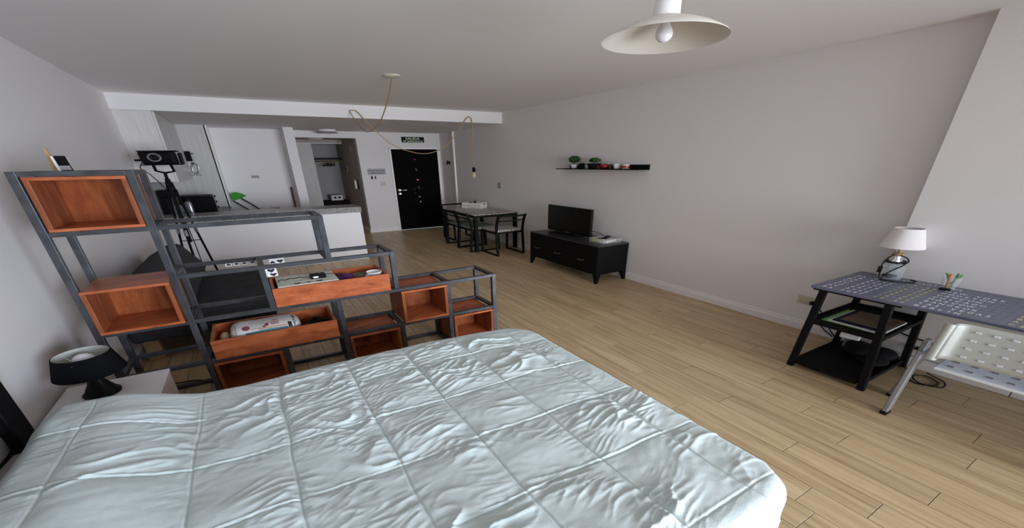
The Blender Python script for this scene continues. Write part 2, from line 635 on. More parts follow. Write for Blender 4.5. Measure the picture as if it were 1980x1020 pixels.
# floor: wood-look ceramic boards laid along the long walls
fl = struct('floor', B().box(-1.0, 3.35, -2.5, 9.75, -0.08, -0.006), GROUT)
PW, PL = 0.1230, 0.8150
stag = {0: .391, 1: .219, 2: .565, 3: .135, 4: .473, 5: .682, 6: .130, 7: .650, 8: .173, 9: .430}
tiles = []
k0 = int(math.floor((-1.0 - 1.402) / PW))
for k in range(k0, 16):
    xa = 1.402 + k * PW
    s0 = stag.get(k, random.uniform(0, PL))
    j = int(math.floor((-2.4 - s0) / PL))
    while s0 + j * PL < 9.7:
        ya = s0 + j * PL
        x0, x1 = max(xa, -0.98), min(xa + PW, 3.33)
        if x1 - x0 > 0.01:
            tiles.append((x0, x1, max(ya, -2.48), min(ya + PL, 9.7)))
        j += 1
g = 0.0013


def seen(t):
    xm, ym = (t[0] + t[1]) / 2, (t[2] + t[3]) / 2
    p = W((xm, ym, 0)) - np.array([0, 0, CAM_H])
    z = p @ cf
    if z < 0.3:
        return 0
    u, v = 990 + CAM_F * (p @ cr) / z, 510 - CAM_F * (p @ cu) / z
    if not (-40 < u < 2120 and 300 < v < 1120):
        return 0
    if xm < 0.95 and 0.1 < ym < 1.7:
        return 0
    if ym > YB and not (HX0 - 0.1 < xm < HX1 + 0.1):
        return 0
    if ym > 5.6 and xm < 1.1:
        return 0
    return 1.0 / (z * z)


order = sorted(tiles, key=seen, reverse=True)
own = [t for t in order[:295] if seen(t) > 0]
rest = [t for t in tiles if t not in set(own)]
for t in own:
    o = ((t[0] + t[1]) / 2, (t[2] + t[3]) / 2, 0)
    b = B()
    dz = random.uniform(-0.0004, 0.0004)
    b.box(t[0] + g, t[1] - g, t[2] + g, t[3] - g, -0.010, dz, 0.0005)
    part(fl, 'floor_plank', b, TILE, smooth=0, o=o)
b = B()
for t in rest:
    b.box(t[0] + g, t[1] - g, t[2] + g, t[3] - g, -0.010, 0)
part(fl, 'far_floor_planks', b, TILE, kind='stuff', smooth=0)

# walls
struct('wall_right', B().box(XR, 3.34, PIER_Y - 0.05, YB + 0.12, 0, HC), PAINT)
struct('wall_right_pier', B().box(PIER_X, 3.34, WIN_Y - 0.02, PIER_Y, 0, HC), PAINT)
struct('wall_left', B().box(XL - 0.14, XL, WIN_Y - 0.02, YB + 0.0, 0, HC), PAINT)
b = B()
b.box(HX1, 2.2265, YB, YB + 0.12, 0, ZS)
b.box(3.121, 3.34, YB, YB + 0.12, 0, ZS)
b.box(2.2265, 3.121, YB, YB + 0.12, 2.05, ZS)
b.box(HX0, HX1, YB, YB + 0.12, 2.258, ZS)
b.box(0.70, HX0, YB, YB + 0.12, 0, ZS)
struct('wall_back', b, PAINT)
struct('wall_column', B().box(0.641, 0.768, 7.150, YB, 0, ZS), PAINT)
struct('wall_kitchen', B().box(XL - 0.1, 0.66, 7.60, YB, 0, ZS), PAINT)
struct('ceiling', B().box(XL - 0.14, 3.34, WIN_Y - 0.02, Y1 + 0.01, HC, HC + 0.1), CEILP)
struct('ceiling_soffit', B().box(XL - 0.14, 3.34, Y1, YB + 0.12, ZS, HC + 0.1), PAINT)
# hall beyond the opening
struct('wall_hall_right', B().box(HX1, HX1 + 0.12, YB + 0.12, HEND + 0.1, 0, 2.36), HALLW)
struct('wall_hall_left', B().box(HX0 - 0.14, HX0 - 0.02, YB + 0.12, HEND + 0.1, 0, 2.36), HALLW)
struct('wall_hall_end', B().box(HX0 - 0.14, HX1 + 0.12, HEND, HEND + 0.1, 0, 2.36), simple('closet_back_shaded', (0.36, 0.345, 0.35), 0.8))  # hall colour darkened here, the closet's dimness is put into it
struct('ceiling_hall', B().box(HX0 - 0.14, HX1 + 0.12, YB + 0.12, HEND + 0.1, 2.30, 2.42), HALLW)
# window wall behind the camera, with its opening
b = B()
b.box(XL - 0.14, WIN_X0, WIN_Y - 0.12, WIN_Y, 0, HC + 0.1)
b.box(WIN_X1, 3.34, WIN_Y - 0.12, WIN_Y, 0, HC + 0.1)
b.box(WIN_X0, WIN_X1, WIN_Y - 0.12, WIN_Y, WIN_Z1, HC + 0.1)
b.box(WIN_X0, WIN_X1, WIN_Y - 0.12, WIN_Y, 0, WIN_Z0)
struct('wall_window', b, PAINT)
b = B()
b.box(WIN_X0, WIN_X1, WIN_Y - 0.08, WIN_Y - 0.03, WIN_Z0, WIN_Z0 + 0.05)
b.box(WIN_X0, WIN_X1, WIN_Y - 0.08, WIN_Y - 0.03, WIN_Z1 - 0.05, WIN_Z1)
for xx in (WIN_X0, (WIN_X0 + WIN_X1) / 2 - 0.03, WIN_X1 - 0.05):
    b.box(xx, xx + 0.05, WIN_Y - 0.08, WIN_Y - 0.03, WIN_Z0, WIN_Z1)
struct('window_1', b, SILVER)

# baseboards
def base_profile(depth=0.014, h=0.105):
    return [(0, 0), (depth, 0), (depth, h * 0.66), (depth * 0.55, h * 0.72), (depth * 0.55, h * 0.95), (0.001, h)]


def baseboard(name, p, q, out, mat=WHITEP):
    b = B()
    p, q = np.array(p, float), np.array(q, float)
    b.prism(base_profile(), p, out, Z_, q - p)
    return struct(name, b, mat)


baseboard('baseboard_right', (XR, PIER_Y + 0.001, 0.0006), (XR, YB, 0.0006), (-1, 0, 0))
bp_ = struct('baseboard_pier', B().box(PIER_X - 0.003, PIER_X - 0.0005, WIN_Y, PIER_Y, 0, 0.1), GREYP)
for ya, yb in ((-2.39, -1.66), (-1.656, -1.04), (-1.036, -0.42), (-0.415, 0.205), (0.209, 0.889)):
    part(bp_, 'skirting_tile', B().box(PIER_X - 0.013, PIER_X - 0.0005, ya, yb, 0.001, 0.095, 0.002), WHITEP, smooth=0)
baseboard('baseboard_back', (HX1, YB, 0.0006), (2.226, YB, 0.0006), (0, -1, 0))
baseboard('baseboard_hall', (HX1, YB, 0.0006), (HX1, HEND, 0.0006), (-1, 0, 0))
baseboard('baseboard_left', (XL, WIN_Y, 0.0006), (XL, 5.5, 0.0006), (1, 0, 0))

# entrance door with its frame
dr = struct('door_1', B().box(2.262, 3.086, YB - 0.012, YB + 0.03, 0.012, 2.020, 0.003), DOORM)
b = B()
b.box(2.2265, 2.2600, YB - 0.022, YB + 0.05, 0, 2.055, 0.003)
b.box(3.0880, 3.1210, YB - 0.022, YB + 0.05, 0, 2.055, 0.003)
b.box(2.2265, 3.1210, YB - 0.022, YB + 0.05, 2.022, 2.055, 0.003)
part(dr, 'door_frame', b, WHITEP, smooth=0)
b = B()
b.lathe([(0.026, 0), (0.028, 0.008), (0.012, 0.010), (0.011, 0.045), (0.0, 0.045)], (2.315, YB - 0.012, 1.035), 18, axis=(X_, Z_, (0, -1, 0)))
b.tube([(2.315, YB - 0.052, 1.035), (2.37, YB - 0.054, 1.036), (2.44, YB - 0.05, 1.034)], 0.008, 8)
part(dr, 'door_handle', b, CHROME)
part(dr, 'door_lock', B().lathe([(0.026, 0), (0.027, 0.008), (0.0, 0.009)], (2.318, YB - 0.012, 0.945), 18, axis=(X_, Z_, (0, -1, 0))), CHROME)


def on_door(x, z, kind, mat, label):
    b = B()
    if kind == 'disc':
        b.lathe([(0.020, 0), (0.020, 0.005), (0.010, 0.009), (0.0, 0.009)], (x, YB - 0.012, z), 14, axis=(X_, Z_, (0, -1, 0)))
    elif kind == 'star':
        pl = [((0.027 if i % 2 == 0 else 0.012) * math.cos(math.pi * i / 5 + 1.57), (0.027 if i % 2 == 0 else 0.012) * math.sin(math.pi * i / 5 + 1.57)) for i in range(10)]
        b.prism(pl, (x, YB - 0.012, z), X_, Z_, (0, -0.006, 0))
    else:
        b.tube([(x - 0.012, YB - 0.016, z + 0.03), (x + 0.010, YB - 0.018, z + 0.022), (x - 0.006, YB - 0.018, z), (x + 0.012, YB - 0.018, z - 0.018), (x, YB - 0.016, z - 0.03)], 0.006, 6)
    return single('door_magnet', b, mat, label, 'magnet', (x, YB - 0.012, z), 'magnets on the black entrance door')


on_door(2.657, 1.780, 'disc', MAROON, 'dark red round magnet, highest on the black entrance door')
on_door(2.664, 1.530, 'curl', GREYP, 'grey curled magnet in the upper half of the black door')
on_door(2.674, 1.280, 'star', ORANGE, 'orange star magnet at the middle of the black door')
on_door(2.676, 1.074, 'curl', SILVER, 'silver curled magnet level with the door handle')
on_door(2.600, 1.045, 'disc', NAVY, 'small dark round magnet left of the silver curled one')
on_door(2.606, 0.945, 'disc', NAVY, 'small dark round magnet level with the door lock')
on_door(2.677, 0.850, 'star', GREYP, 'grey star magnet below the door lock level')
on_door(2.686, 0.720, 'disc', GREYP, 'grey round magnet, lowest on the black door')

# exit sign, plaque, keys, switches
t = thing('exit_sign', 'dark green emergency exit sign with pale letters above the black door', 'sign', (2.67, YB, 2.18))
part(t, 'sign_board', B().box(2.470, 2.870, YB - 0.008, YB - 0.001, 2.180, 2.308, 0.002), SIGNG, smooth=0)
b = B().text('SALIDA', (2.665, YB - 0.0085, 2.244), X_, Z_, 0.072, bold=0.0016, align='CENTER', sx=1.05)
b.text('DE EMERGENCIA', (2.672, YB - 0.0085, 2.193), X_, Z_, 0.046, bold=0.001, align='CENTER', sx=1.02)
part(t, 'lettering', b, PRINTG, smooth=0, kind='stuff')
t = thing('wall_plaque', 'lilac grey hanging plaque lettered in dark script beside the black door', 'plaque', (1.97, YB, 1.44))
part(t, 'plaque_board', B().box(1.822, 2.122, YB - 0.012, YB - 0.001, 1.437, 1.572, 0.002), PLAQ, smooth=0)
b = B().text("There's No Place", (1.972, YB - 0.0125, 1.515), X_, Z_, 0.042, align='CENTER', sx=0.98, bold=0.0006)
b.text('Like Home', (1.985, YB - 0.0125, 1.455), X_, Z_, 0.052, align='CENTER', sx=0.98, bold=0.0008)
part(t, 'lettering', b, PRINTD, smooth=0, kind='stuff')
for (x, w, lb) in ((1.880, 0.016, 'black key fob hanging left under the lettered plaque'), (1.938, 0.010, 'slim dark key hanging right under the lettered plaque')):
    t = thing('hanging_key', lb, 'key', (x, YB, 1.41), 'keys under the plaque')
    part(t, 'key_ring', B().tube([(x + 0.010 * math.cos(a), YB - 0.008, 1.412 + 0.014 * math.sin(a)) for a in np.linspace(0, 2 * math.pi, 12, endpoint=False)], 0.002, 5, closed=True), CHROME)
    part(t, 'key_body', B().prism([(-w * .6, 0), (w * .6, 0), (w, -.05), (w * .8, -.072), (-w * .8, -.072), (-w, -.05)], (x, YB - 0.004, 1.400), X_, Z_, (0, -0.008, 0)), BLACKP)


def switch(name, label, x, z, mat, w=0.062, h=0.085, axis='y', y=YB, nbtn=2, cat='switch', sgn=-1, frame=None):
    t = thing(name, label, cat, (x, y, z))
    if axis == 'y':
        part(t, 'plate', B().box(x - w / 2, x + w / 2, y + sgn * 0.009, y + sgn * 0.0005, z - h / 2, z + h / 2, 0.002), mat)
        for i in range(nbtn):
            ww = w * 0.78 / nbtn
            xa = x - w * 0.39 + i * ww
            part(t, 'button', B().box(xa + 0.002, xa + ww - 0.002, y + sgn * 0.013, y + sgn * 0.008, z - h * 0.32, z + h * 0.32, 0.001), mat if frame is None else frame)
    else:
        part(t, 'plate', B().box(x + sgn * 0.009, x + sgn * 0.0005, y - w / 2, y + w / 2, z - h / 2, z + h / 2, 0.002), mat)
        for i in range(nbtn):
            ww = w * 0.78 / nbtn
            ya = y - w * 0.39 + i * ww
            part(t, 'button', B().box(x + sgn * 0.013, x + sgn * 0.008, ya + 0.002, ya + ww - 0.002, z - h * 0.32, z + h * 0.32, 0.001), mat if frame is None else frame)
    return t


switch('light_switch', 'ivory double light switch beside the black entrance door', 2.055, 1.205, IVORY, 0.085, 0.10)
switch('light_switch', 'small grey light switch on the long wall beyond the dining table', XR, 1.229, GREYP, 0.07, 0.11, 'x', 5.60, 2)
switch('wall_socket', 'pale wall socket on the kitchen back wall', 0.165, 1.455, IVORY, 0.11, 0.06, 'y', 7.60, 3, 'socket', frame=GREYP)
switch('wall_socket', 'wide beige wall socket low on the long wall behind the desk leg', XR, 0.325, IVORY, 0.150, 0.085, 'x', 1.262, 3, 'socket', frame=IVORY)
switch('thermostat', 'small dark screened thermostat on the hall side wall', HX1, 1.565, PAPER, 0.12, 0.12, 'x', 8.88, 1, 'thermostat', frame=BLACKP)
switch('wall_detector', 'small brown detector high on the hall side wall', HX1, 2.05, HALLW, 0.07, 0.11, 'x', 8.27, 1, 'detector', frame=HALLW)
t = thing('intercom_handset', 'white intercom handset on a black wall mount beside the hall opening', 'intercom', (HX1, 8.17, 1.19))
part(t, 'mount', B().box(HX1 - 0.02, HX1 - 0.0005, 8.10, 8.24, 1.08, 1.30, 0.006), BLACKP)
part(t, 'handset', B().box(HX1 - 0.055, HX1 - 0.02, 8.14, 8.20, 1.085, 1.295, 0.012), WHITEC)
# pipe cover and hook on the long wall near the door
struct('trim_1', B().box(XR - 0.030, XR - 0.0005, 7.105, 7.150, 0, ZS, 0.004), WHITEP)
t = thing('wall_hook_rack', 'small black hook shaped like a dog on the wall beside the door', 'hook', (XR, 7.40, 1.68))
pl = [(-.06, -.05), (-.06, .035), (-.045, .05), (-.02, .02), (.05, .02), (.065, .03), (.06, -.05), (.045, -.05), (.04, -.015), (-.03, -.015), (-.04, -.05)]
part(t, 'hook_plate', B().prism([(-a, c) for a, c in pl], (XR - 0.0005, 7.40, 1.695), Y_, Z_, (-0.012, 0, 0)), BLACKM)
part(t, 'hook_peg', B().tube([(XR - 0.01, 7.43, 1.66), (XR - 0.035, 7.43, 1.655), (XR - 0.04, 7.43, 1.675)], 0.006, 6), BLACKM)

# flush ceiling lamp on the soffit
t = thing('flush_ceiling_lamp', 'round white flush lamp under the lowered ceiling before the hall', 'lamp', (1.255, 7.42, ZS))
part(t, 'lamp_body', B().lathe([(0.0, -0.052), (0.10, -0.050), (0.125, -0.040), (0.125, -0.0005), (0, -0.0005)], (1.255, 7.42, ZS), 32), WHITEC)
part(t, 'lower_ring', B().lathe([(0.100, -0.066), (0.150, -0.066), (0.150, -0.054), (0.100, -0.054), (0.100, -0.066)], (1.255, 7.42, ZS), 32), GREYP)

# closet at the end of the hall
t = thing('sliding_door', 'tall pale sliding closet door at the left of the hall end', 'door', (1.05, 8.93, 0))
part(t, 'door_leaf', B().box(0.845, 0.985, 8.97, 8.995, 0.01, 2.20, 0.002), MELA)
part(t, 'door_leaf', B().box(0.965, 1.195, 8.93, 8.955, 0.01, 2.20, 0.002), MELA)
struct('trim_2', B().box(HX0 - 0.02, HX1, 8.92, 9.01, 2.215, 2.30), HALLW)
struct('trim_3', B().box(0.815, HX1, 8.905, 9.0, 2.198, 2.214), WHITEP)
single('hall_ceiling_lamp', B().lathe([(0, -0.04), (0.11, -0.036), (0.13, -0.02), (0.13, -0.0005), (0, -0.0005)], (1.22, 8.45, 2.30), 24), BULB, 'flat round white lamp on the hall ceiling', 'lamp', (1.22, 8.45, 2.30))
t = thing('closet_shelf', 'dark shelf crossing the open closet above the hangers', 'shelf', (1.45, 9.35, 1.80))
part(t, 'shelf_board', B().box(1.20, HX1 - 0.001, 9.15, HEND - 0.001, 1.815, 1.845), BLACKW)
part(t, 'hanging_rail', B().tube([(1.20, 9.28, 1.765), (HX1 - 0.001, 9.28, 1.765)], 0.014, 10), BRASS, 'brass hanging rail')
for i, xx in enumerate((1.46, 1.50, 1.545, 1.59)):
    t = thing('clothes_hanger', ('leftmost', 'second', 'third', 'rightmost')[i] + ' of the four black hangers on the closet rail', 'hanger', (xx, 9.28, 1.70), 'hangers on the closet rail')
    dx = 0.10 - 0.02 * i
    part(t, 'hanger_frame', B().tube([(xx, 9.28, 1.72), (xx - dx, 9.14, 1.66), (xx - dx * 1.1, 9.13, 1.645), (xx + dx * 0.4, 9.44, 1.645), (xx + dx * .3, 9.42, 1.66)], 0.009, 6, closed=True), BLACKP)
    part(t, 'hanger_hook', B().tube([(xx, 9.28, 1.72), (xx, 9.28, 1.75), (xx, 9.297, 1.764), (xx, 9.292, 1.782), (xx, 9.276, 1.784)], 0.004, 6), CHROME)
t = thing('closet_chest', 'low dark chest standing inside the open closet', 'chest', (1.48, 9.3, 0))
part(t, 'chest_body', B().box(1.235, 1.70, 9.12, 9.52, 0.02, 0.70, 0.005), BLACKW)
for z in (0.06, 0.28, 0.49):
    part(t, 'drawer_front', B().box(1.245, 1.69, 9.106, 9.119, z, z + 0.19, 0.003), BLACKW)
t = thing('small_safe', 'small grey box with dark knobs on the closet chest', 'box', (1.50, 9.25, 0.70))
part(t, 'case', B().box(1.385, 1.615, 9.18, 9.36, 0.701, 0.86, 0.006), GREYP)
part(t, 'face', B().box(1.40, 1.60, 9.172, 9.179, 0.715, 0.845), PAPER)
for xx in (1.46, 1.54):
    part(t, 'knob', B().lathe([(0.028, 0), (0.026, 0.014), (0, 0.014)], (xx, 9.172, 0.785), 14, axis=(X_, Z_, (0, -1, 0))), BLACKP)

# ================================================================ KITCHEN
t = thing('kitchen_peninsula', 'white kitchen peninsula base under the granite worktop', 'peninsula', (0.15, 5.58, 0))
part(t, 'front_panel', B().box(XL + 0.001, 1.142, 5.55, 5.60, 0, 0.872), WHITEP, smooth=0)
part(t, 'end_panel', B().box(1.10, 1.142, 5.60, 5.93, 0, 0.872), WHITEP, smooth=0)
part(t, 'skirting', B().box(XL + 0.001, 1.150, 5.535, 5.549, 0.0006, 0.055, 0.003), WHITEP, smooth=0)
single('granite_worktop', B().box(XL + 0.001, 1.152, 5.515, 5.95, 0.873, 0.968, 0.004), GRAN, 'grey speckled granite worktop on the white peninsula', 'worktop', (0.15, 5.7, 0.873))
t = thing('kitchen_base_unit', 'pale base cabinet run along the left kitchen wall', 'cabinet', (-0.55, 6.5, 0))
part(t, 'body', B().box(XL + 0.001, -0.27, 5.96, 7.59, 0.1, 0.88), MELA, smooth=0)
part(t, 'plinth', B().box(XL + 0.001, -0.33, 5.96, 7.59, 0.001, 0.1), DARKTOP, smooth=0)
for y in (5.97, 6.52, 7.07):
    part(t, 'door', B().box(-0.269, -0.25, y, y + 0.52, 0.11, 0.87, 0.002), MELA, smooth=0)
single('kitchen_worktop', B().box(XL + 0.001, -0.24, 5.955, 7.595, 0.881, 0.915, 0.003), DARKTOP, 'dark worktop along the left kitchen wall', 'worktop', (-0.55, 6.8, 0.881))
t = thing('kitchen_wall_cabinet', 'pale wood grain wall cabinets hanging under the lowered ceiling', 'cabinet', (-0.7, 6.3, 1.47))
part(t, 'side_panel', B().box(XL + 0.001, -0.572, 5.52, 5.54, 1.475, ZS - 0.001), MELA, smooth=0)
part(t, 'carcass', B().box(XL + 0.001, -0.575, 5.54, 7.12, 1.478, ZS - 0.001), MELA, smooth=0)
for i, y in enumerate((5.522, 6.06, 6.595)):
    part(t, 'door', B().box(-0.571, -0.551, y, y + 0.53, 1.462, ZS - 0.006, 0.002), MELA, smooth=0)
t = thing('tall_kitchen_panel', 'tall pale end panel with a black joint at the kitchen back', 'cabinet', (-0.55, 7.2, 0.916))
part(t, 'panel', B().box(XL + 0.001, -0.262, 7.13, 7.598, 0.916, ZS - 0.001), MELA, smooth=0)
part(t, 'joint', B().box(-0.262, -0.248, 7.14, 7.598, 0.916, ZS - 0.001), BLACKP, smooth=0)
part(t, 'edge_strip', B().box(-0.248, -0.225, 7.128, 7.598, 0.916, ZS - 0.001), WHITEP, smooth=0)
# small things on the end panel
t = thing('towel_ring', 'chrome towel ring on the tall kitchen panel', 'ring', (-0.49, 7.12, 1.64))
part(t, 'ring', B().tube([(-0.492 + 0.036 * math.cos(a) + 0.01 * math.sin(a), 7.105, 1.64 + 0.088 * math.sin(a)) for a in np.linspace(0, 2 * math.pi, 28, endpoint=False)], 0.010, 8, closed=True), CHROME)
part(t, 'ring_mount', B().box(-0.515, -0.485, 7.10, 7.1295, 1.72, 1.745, 0.003), BLACKP)
t = thing('narrow_wall_rail', 'thin grey rail under the chrome ring on the kitchen panel', 'rail', (-0.5, 7.12, 1.525))
part(t, 'rail', B().box(-0.555, -0.44, 7.085, 7.1295, 1.518, 1.532, 0.002), GREYP)
t = thing('wall_holder', 'small black holder above the chrome ring on the kitchen panel', 'holder', (-0.52, 7.1, 1.85))
part(t, 'holder_body', B().box(-0.548, -0.490, 7.08, 7.1295, 1.77, 1.945, 0.004), BLACKP)
part(t, 'holder_peg', B().tube([(-0.49, 7.09, 1.90), (-0.455, 7.075, 1.905)], 0.006, 6), BLACKP)
# countertop appliances
t = thing('countertop_oven', 'black countertop oven with side knobs on the dark worktop', 'oven', (-0.52, 6.4, 0.916))
part(t, 'oven_body', B().box(-0.70, -0.37, 6.28, 6.66, 0.925, 1.205, 0.012), BLACKP)
part(t, 'oven_door', B().box(-0.369, -0.356, 6.30, 6.56, 0.945, 1.185, 0.004), SCREEN)
for z in (0.975, 1.07, 1.165):
    part(t, 'oven_knob', B().lathe([(0.020, 0), (0.017, 0.022), (0, 0.022)], (-0.369, 6.61, z), 12, axis=(Y_, Z_, X_)), BLACKP)
for xx in (-0.66, -0.41):
    for yy in (6.31, 6.63):
        part(t, 'oven_foot', B().box(xx - .015, xx + .015, yy - .015, yy + .015, 0.9155, 0.926), BLACKP)
t = thing('coffee_maker', 'black coffee maker with a clear jug behind the tripod lamp', 'coffee maker', (-0.74, 6.12, 0.916))
part(t, 'machine_base', B().box(-0.83, -0.66, 6.00, 6.22, 0.9155, 0.945, 0.006), BLACKP)
part(t, 'machine_back', B().box(-0.83, -0.76, 6.00, 6.22, 0.945, 1.22, 0.008), BLACKP)
part(t, 'machine_head', B().box(-0.83, -0.66, 6.00, 6.22, 1.22, 1.33, 0.010), BLACKP)
part(t, 'jug', B().lathe([(0.03, 0), (0.052, 0.02), (0.055, 0.09), (0.04, 0.14), (0.036, 0.14), (0.05, 0.09), (0.047, 0.02), (0, 0.008)], (-0.705, 6.11, 0.946), 20), GLASS)
t = thing('steel_thermos', 'brushed steel thermos standing on the dark kitchen worktop', 'thermos', (-0.60, 6.08, 0.916))
part(t, 'thermos_body', B().lathe([(0.036, 0), (0.038, 0.01), (0.038, 0.20), (0.028, 0.225), (0, 0.225)], (-0.60, 6.08, 0.9155), 20), SILVER)
part(t, 'thermos_cap', B().lathe([(0.027, 0.225), (0.027, 0.27), (0.02, 0.28), (0, 0.28)], (-0.60, 6.08, 0.9155), 20), BLACKP)
t = thing('kitchen_tap', 'small chrome kitchen tap behind the granite worktop', 'tap', (0.27, 6.10, 0.90))
part(t, 'spout', B().tube([(0.27, 6.02, 0.80), (0.27, 6.02, 0.965), (0.275, 6.00, 0.985), (0.28, 5.97, 0.975)], 0.012, 8), CHROME)
part(t, 'lever', B().tube([(0.27, 6.02, 0.96), (0.20, 6.05, 0.985)], 0.005, 6), CHROME)
part(t, 'tap_mount', B().box(0.20, 0.34, 5.97, 6.07, 0.001, 0.80, 0.004), MELA)
# laundry corner
t = thing('leaf_duster', 'green leaf shaped duster on a dark handle leaning in the laundry corner', 'duster', (0.0, 7.45, 0))
pl = [(-.125, -.06), (-.13, .02), (-.09, .065), (-.02, .075), (.05, .05), (.125, 0.0), (.04, -.045), (-.02, -.065), (-.07, -.085)]
bl = B().prism([(a * .78, c) for a, c in pl], (-0.115, 7.40, 1.085), X_, Z_, (0, 0.05, 0))
part(t, 'duster_head', bl, simple('duster_green', (0.05, 0.30, 0.03), 0.8, var=0.35, vscale=90))
part(t, 'duster_handle', B().tube([(-0.10, 7.43, 1.045), (0.02, 7.45, 0.90), (0.62, 7.55, 0.02)], 0.011, 8), NAVY)
single('broom_handle', B().tube([(-0.200, 7.40, 1.00), (0.56, 7.50, 0.012)], 0.011, 8), NAVY, 'dark pole leaning below the green duster', 'pole', (0.2, 7.45, 0))
single('wooden_pole', B().tube([(0.600, 7.52, 1.225), (0.575, 7.42, 0.012)], [0.014, 0.013], 8), BROWNS, 'brown wooden pole leaning beside the column', 'pole', (0.58, 7.45, 0))

# ================================================================ BED
NR = np.random.RandomState(5)
PERM = NR.permutation(512)
GR = NR.randn(512, 2)
GR /= np.linalg.norm(GR, axis=1)[:, None]


def perlin(x, y, seed=0):
    xi, yi = np.floor(x).astype(int), np.floor(y).astype(int)
    xf, yf = x - xi, y - yi

    def grd(ix, iy):
        return GR[PERM[(PERM[(ix + seed * 37) % 512] + iy) % 512]]
    u = xf ** 3 * (xf * (xf * 6 - 15) + 10)
    v = yf ** 3 * (yf * (yf * 6 - 15) + 10)

    def dot(ix, iy, fx, fy):
        gg = grd(ix, iy)
        return gg[..., 0] * fx + gg[..., 1] * fy
    n00, n10 = dot(xi, yi, xf, yf), dot(xi + 1, yi, xf - 1, yf)
    n01, n11 = dot(xi, yi + 1, xf, yf - 1), dot(xi + 1, yi + 1, xf - 1, yf - 1)
    return (n00 * (1 - u) + n10 * u) * (1 - v) + (n01 * (1 - u) + n11 * u) * v


def sstep(a, c, x):
    t_ = np.clip((x - a) / (c - a), 0, 1)
    return t_ * t_ * (3 - 2 * t_)


SX = np.array([-0.59, -0.312, -0.078, 0.168, 0.400, 0.640, 0.880])
SY = np.array([0.338, 0.606, 0.866, 1.125, 1.400, 1.655])
BX0, BX1, BY0, BY1 = -0.66, 0.985, 0.315, 1.590
RR, DROP = 0.045, 0.42


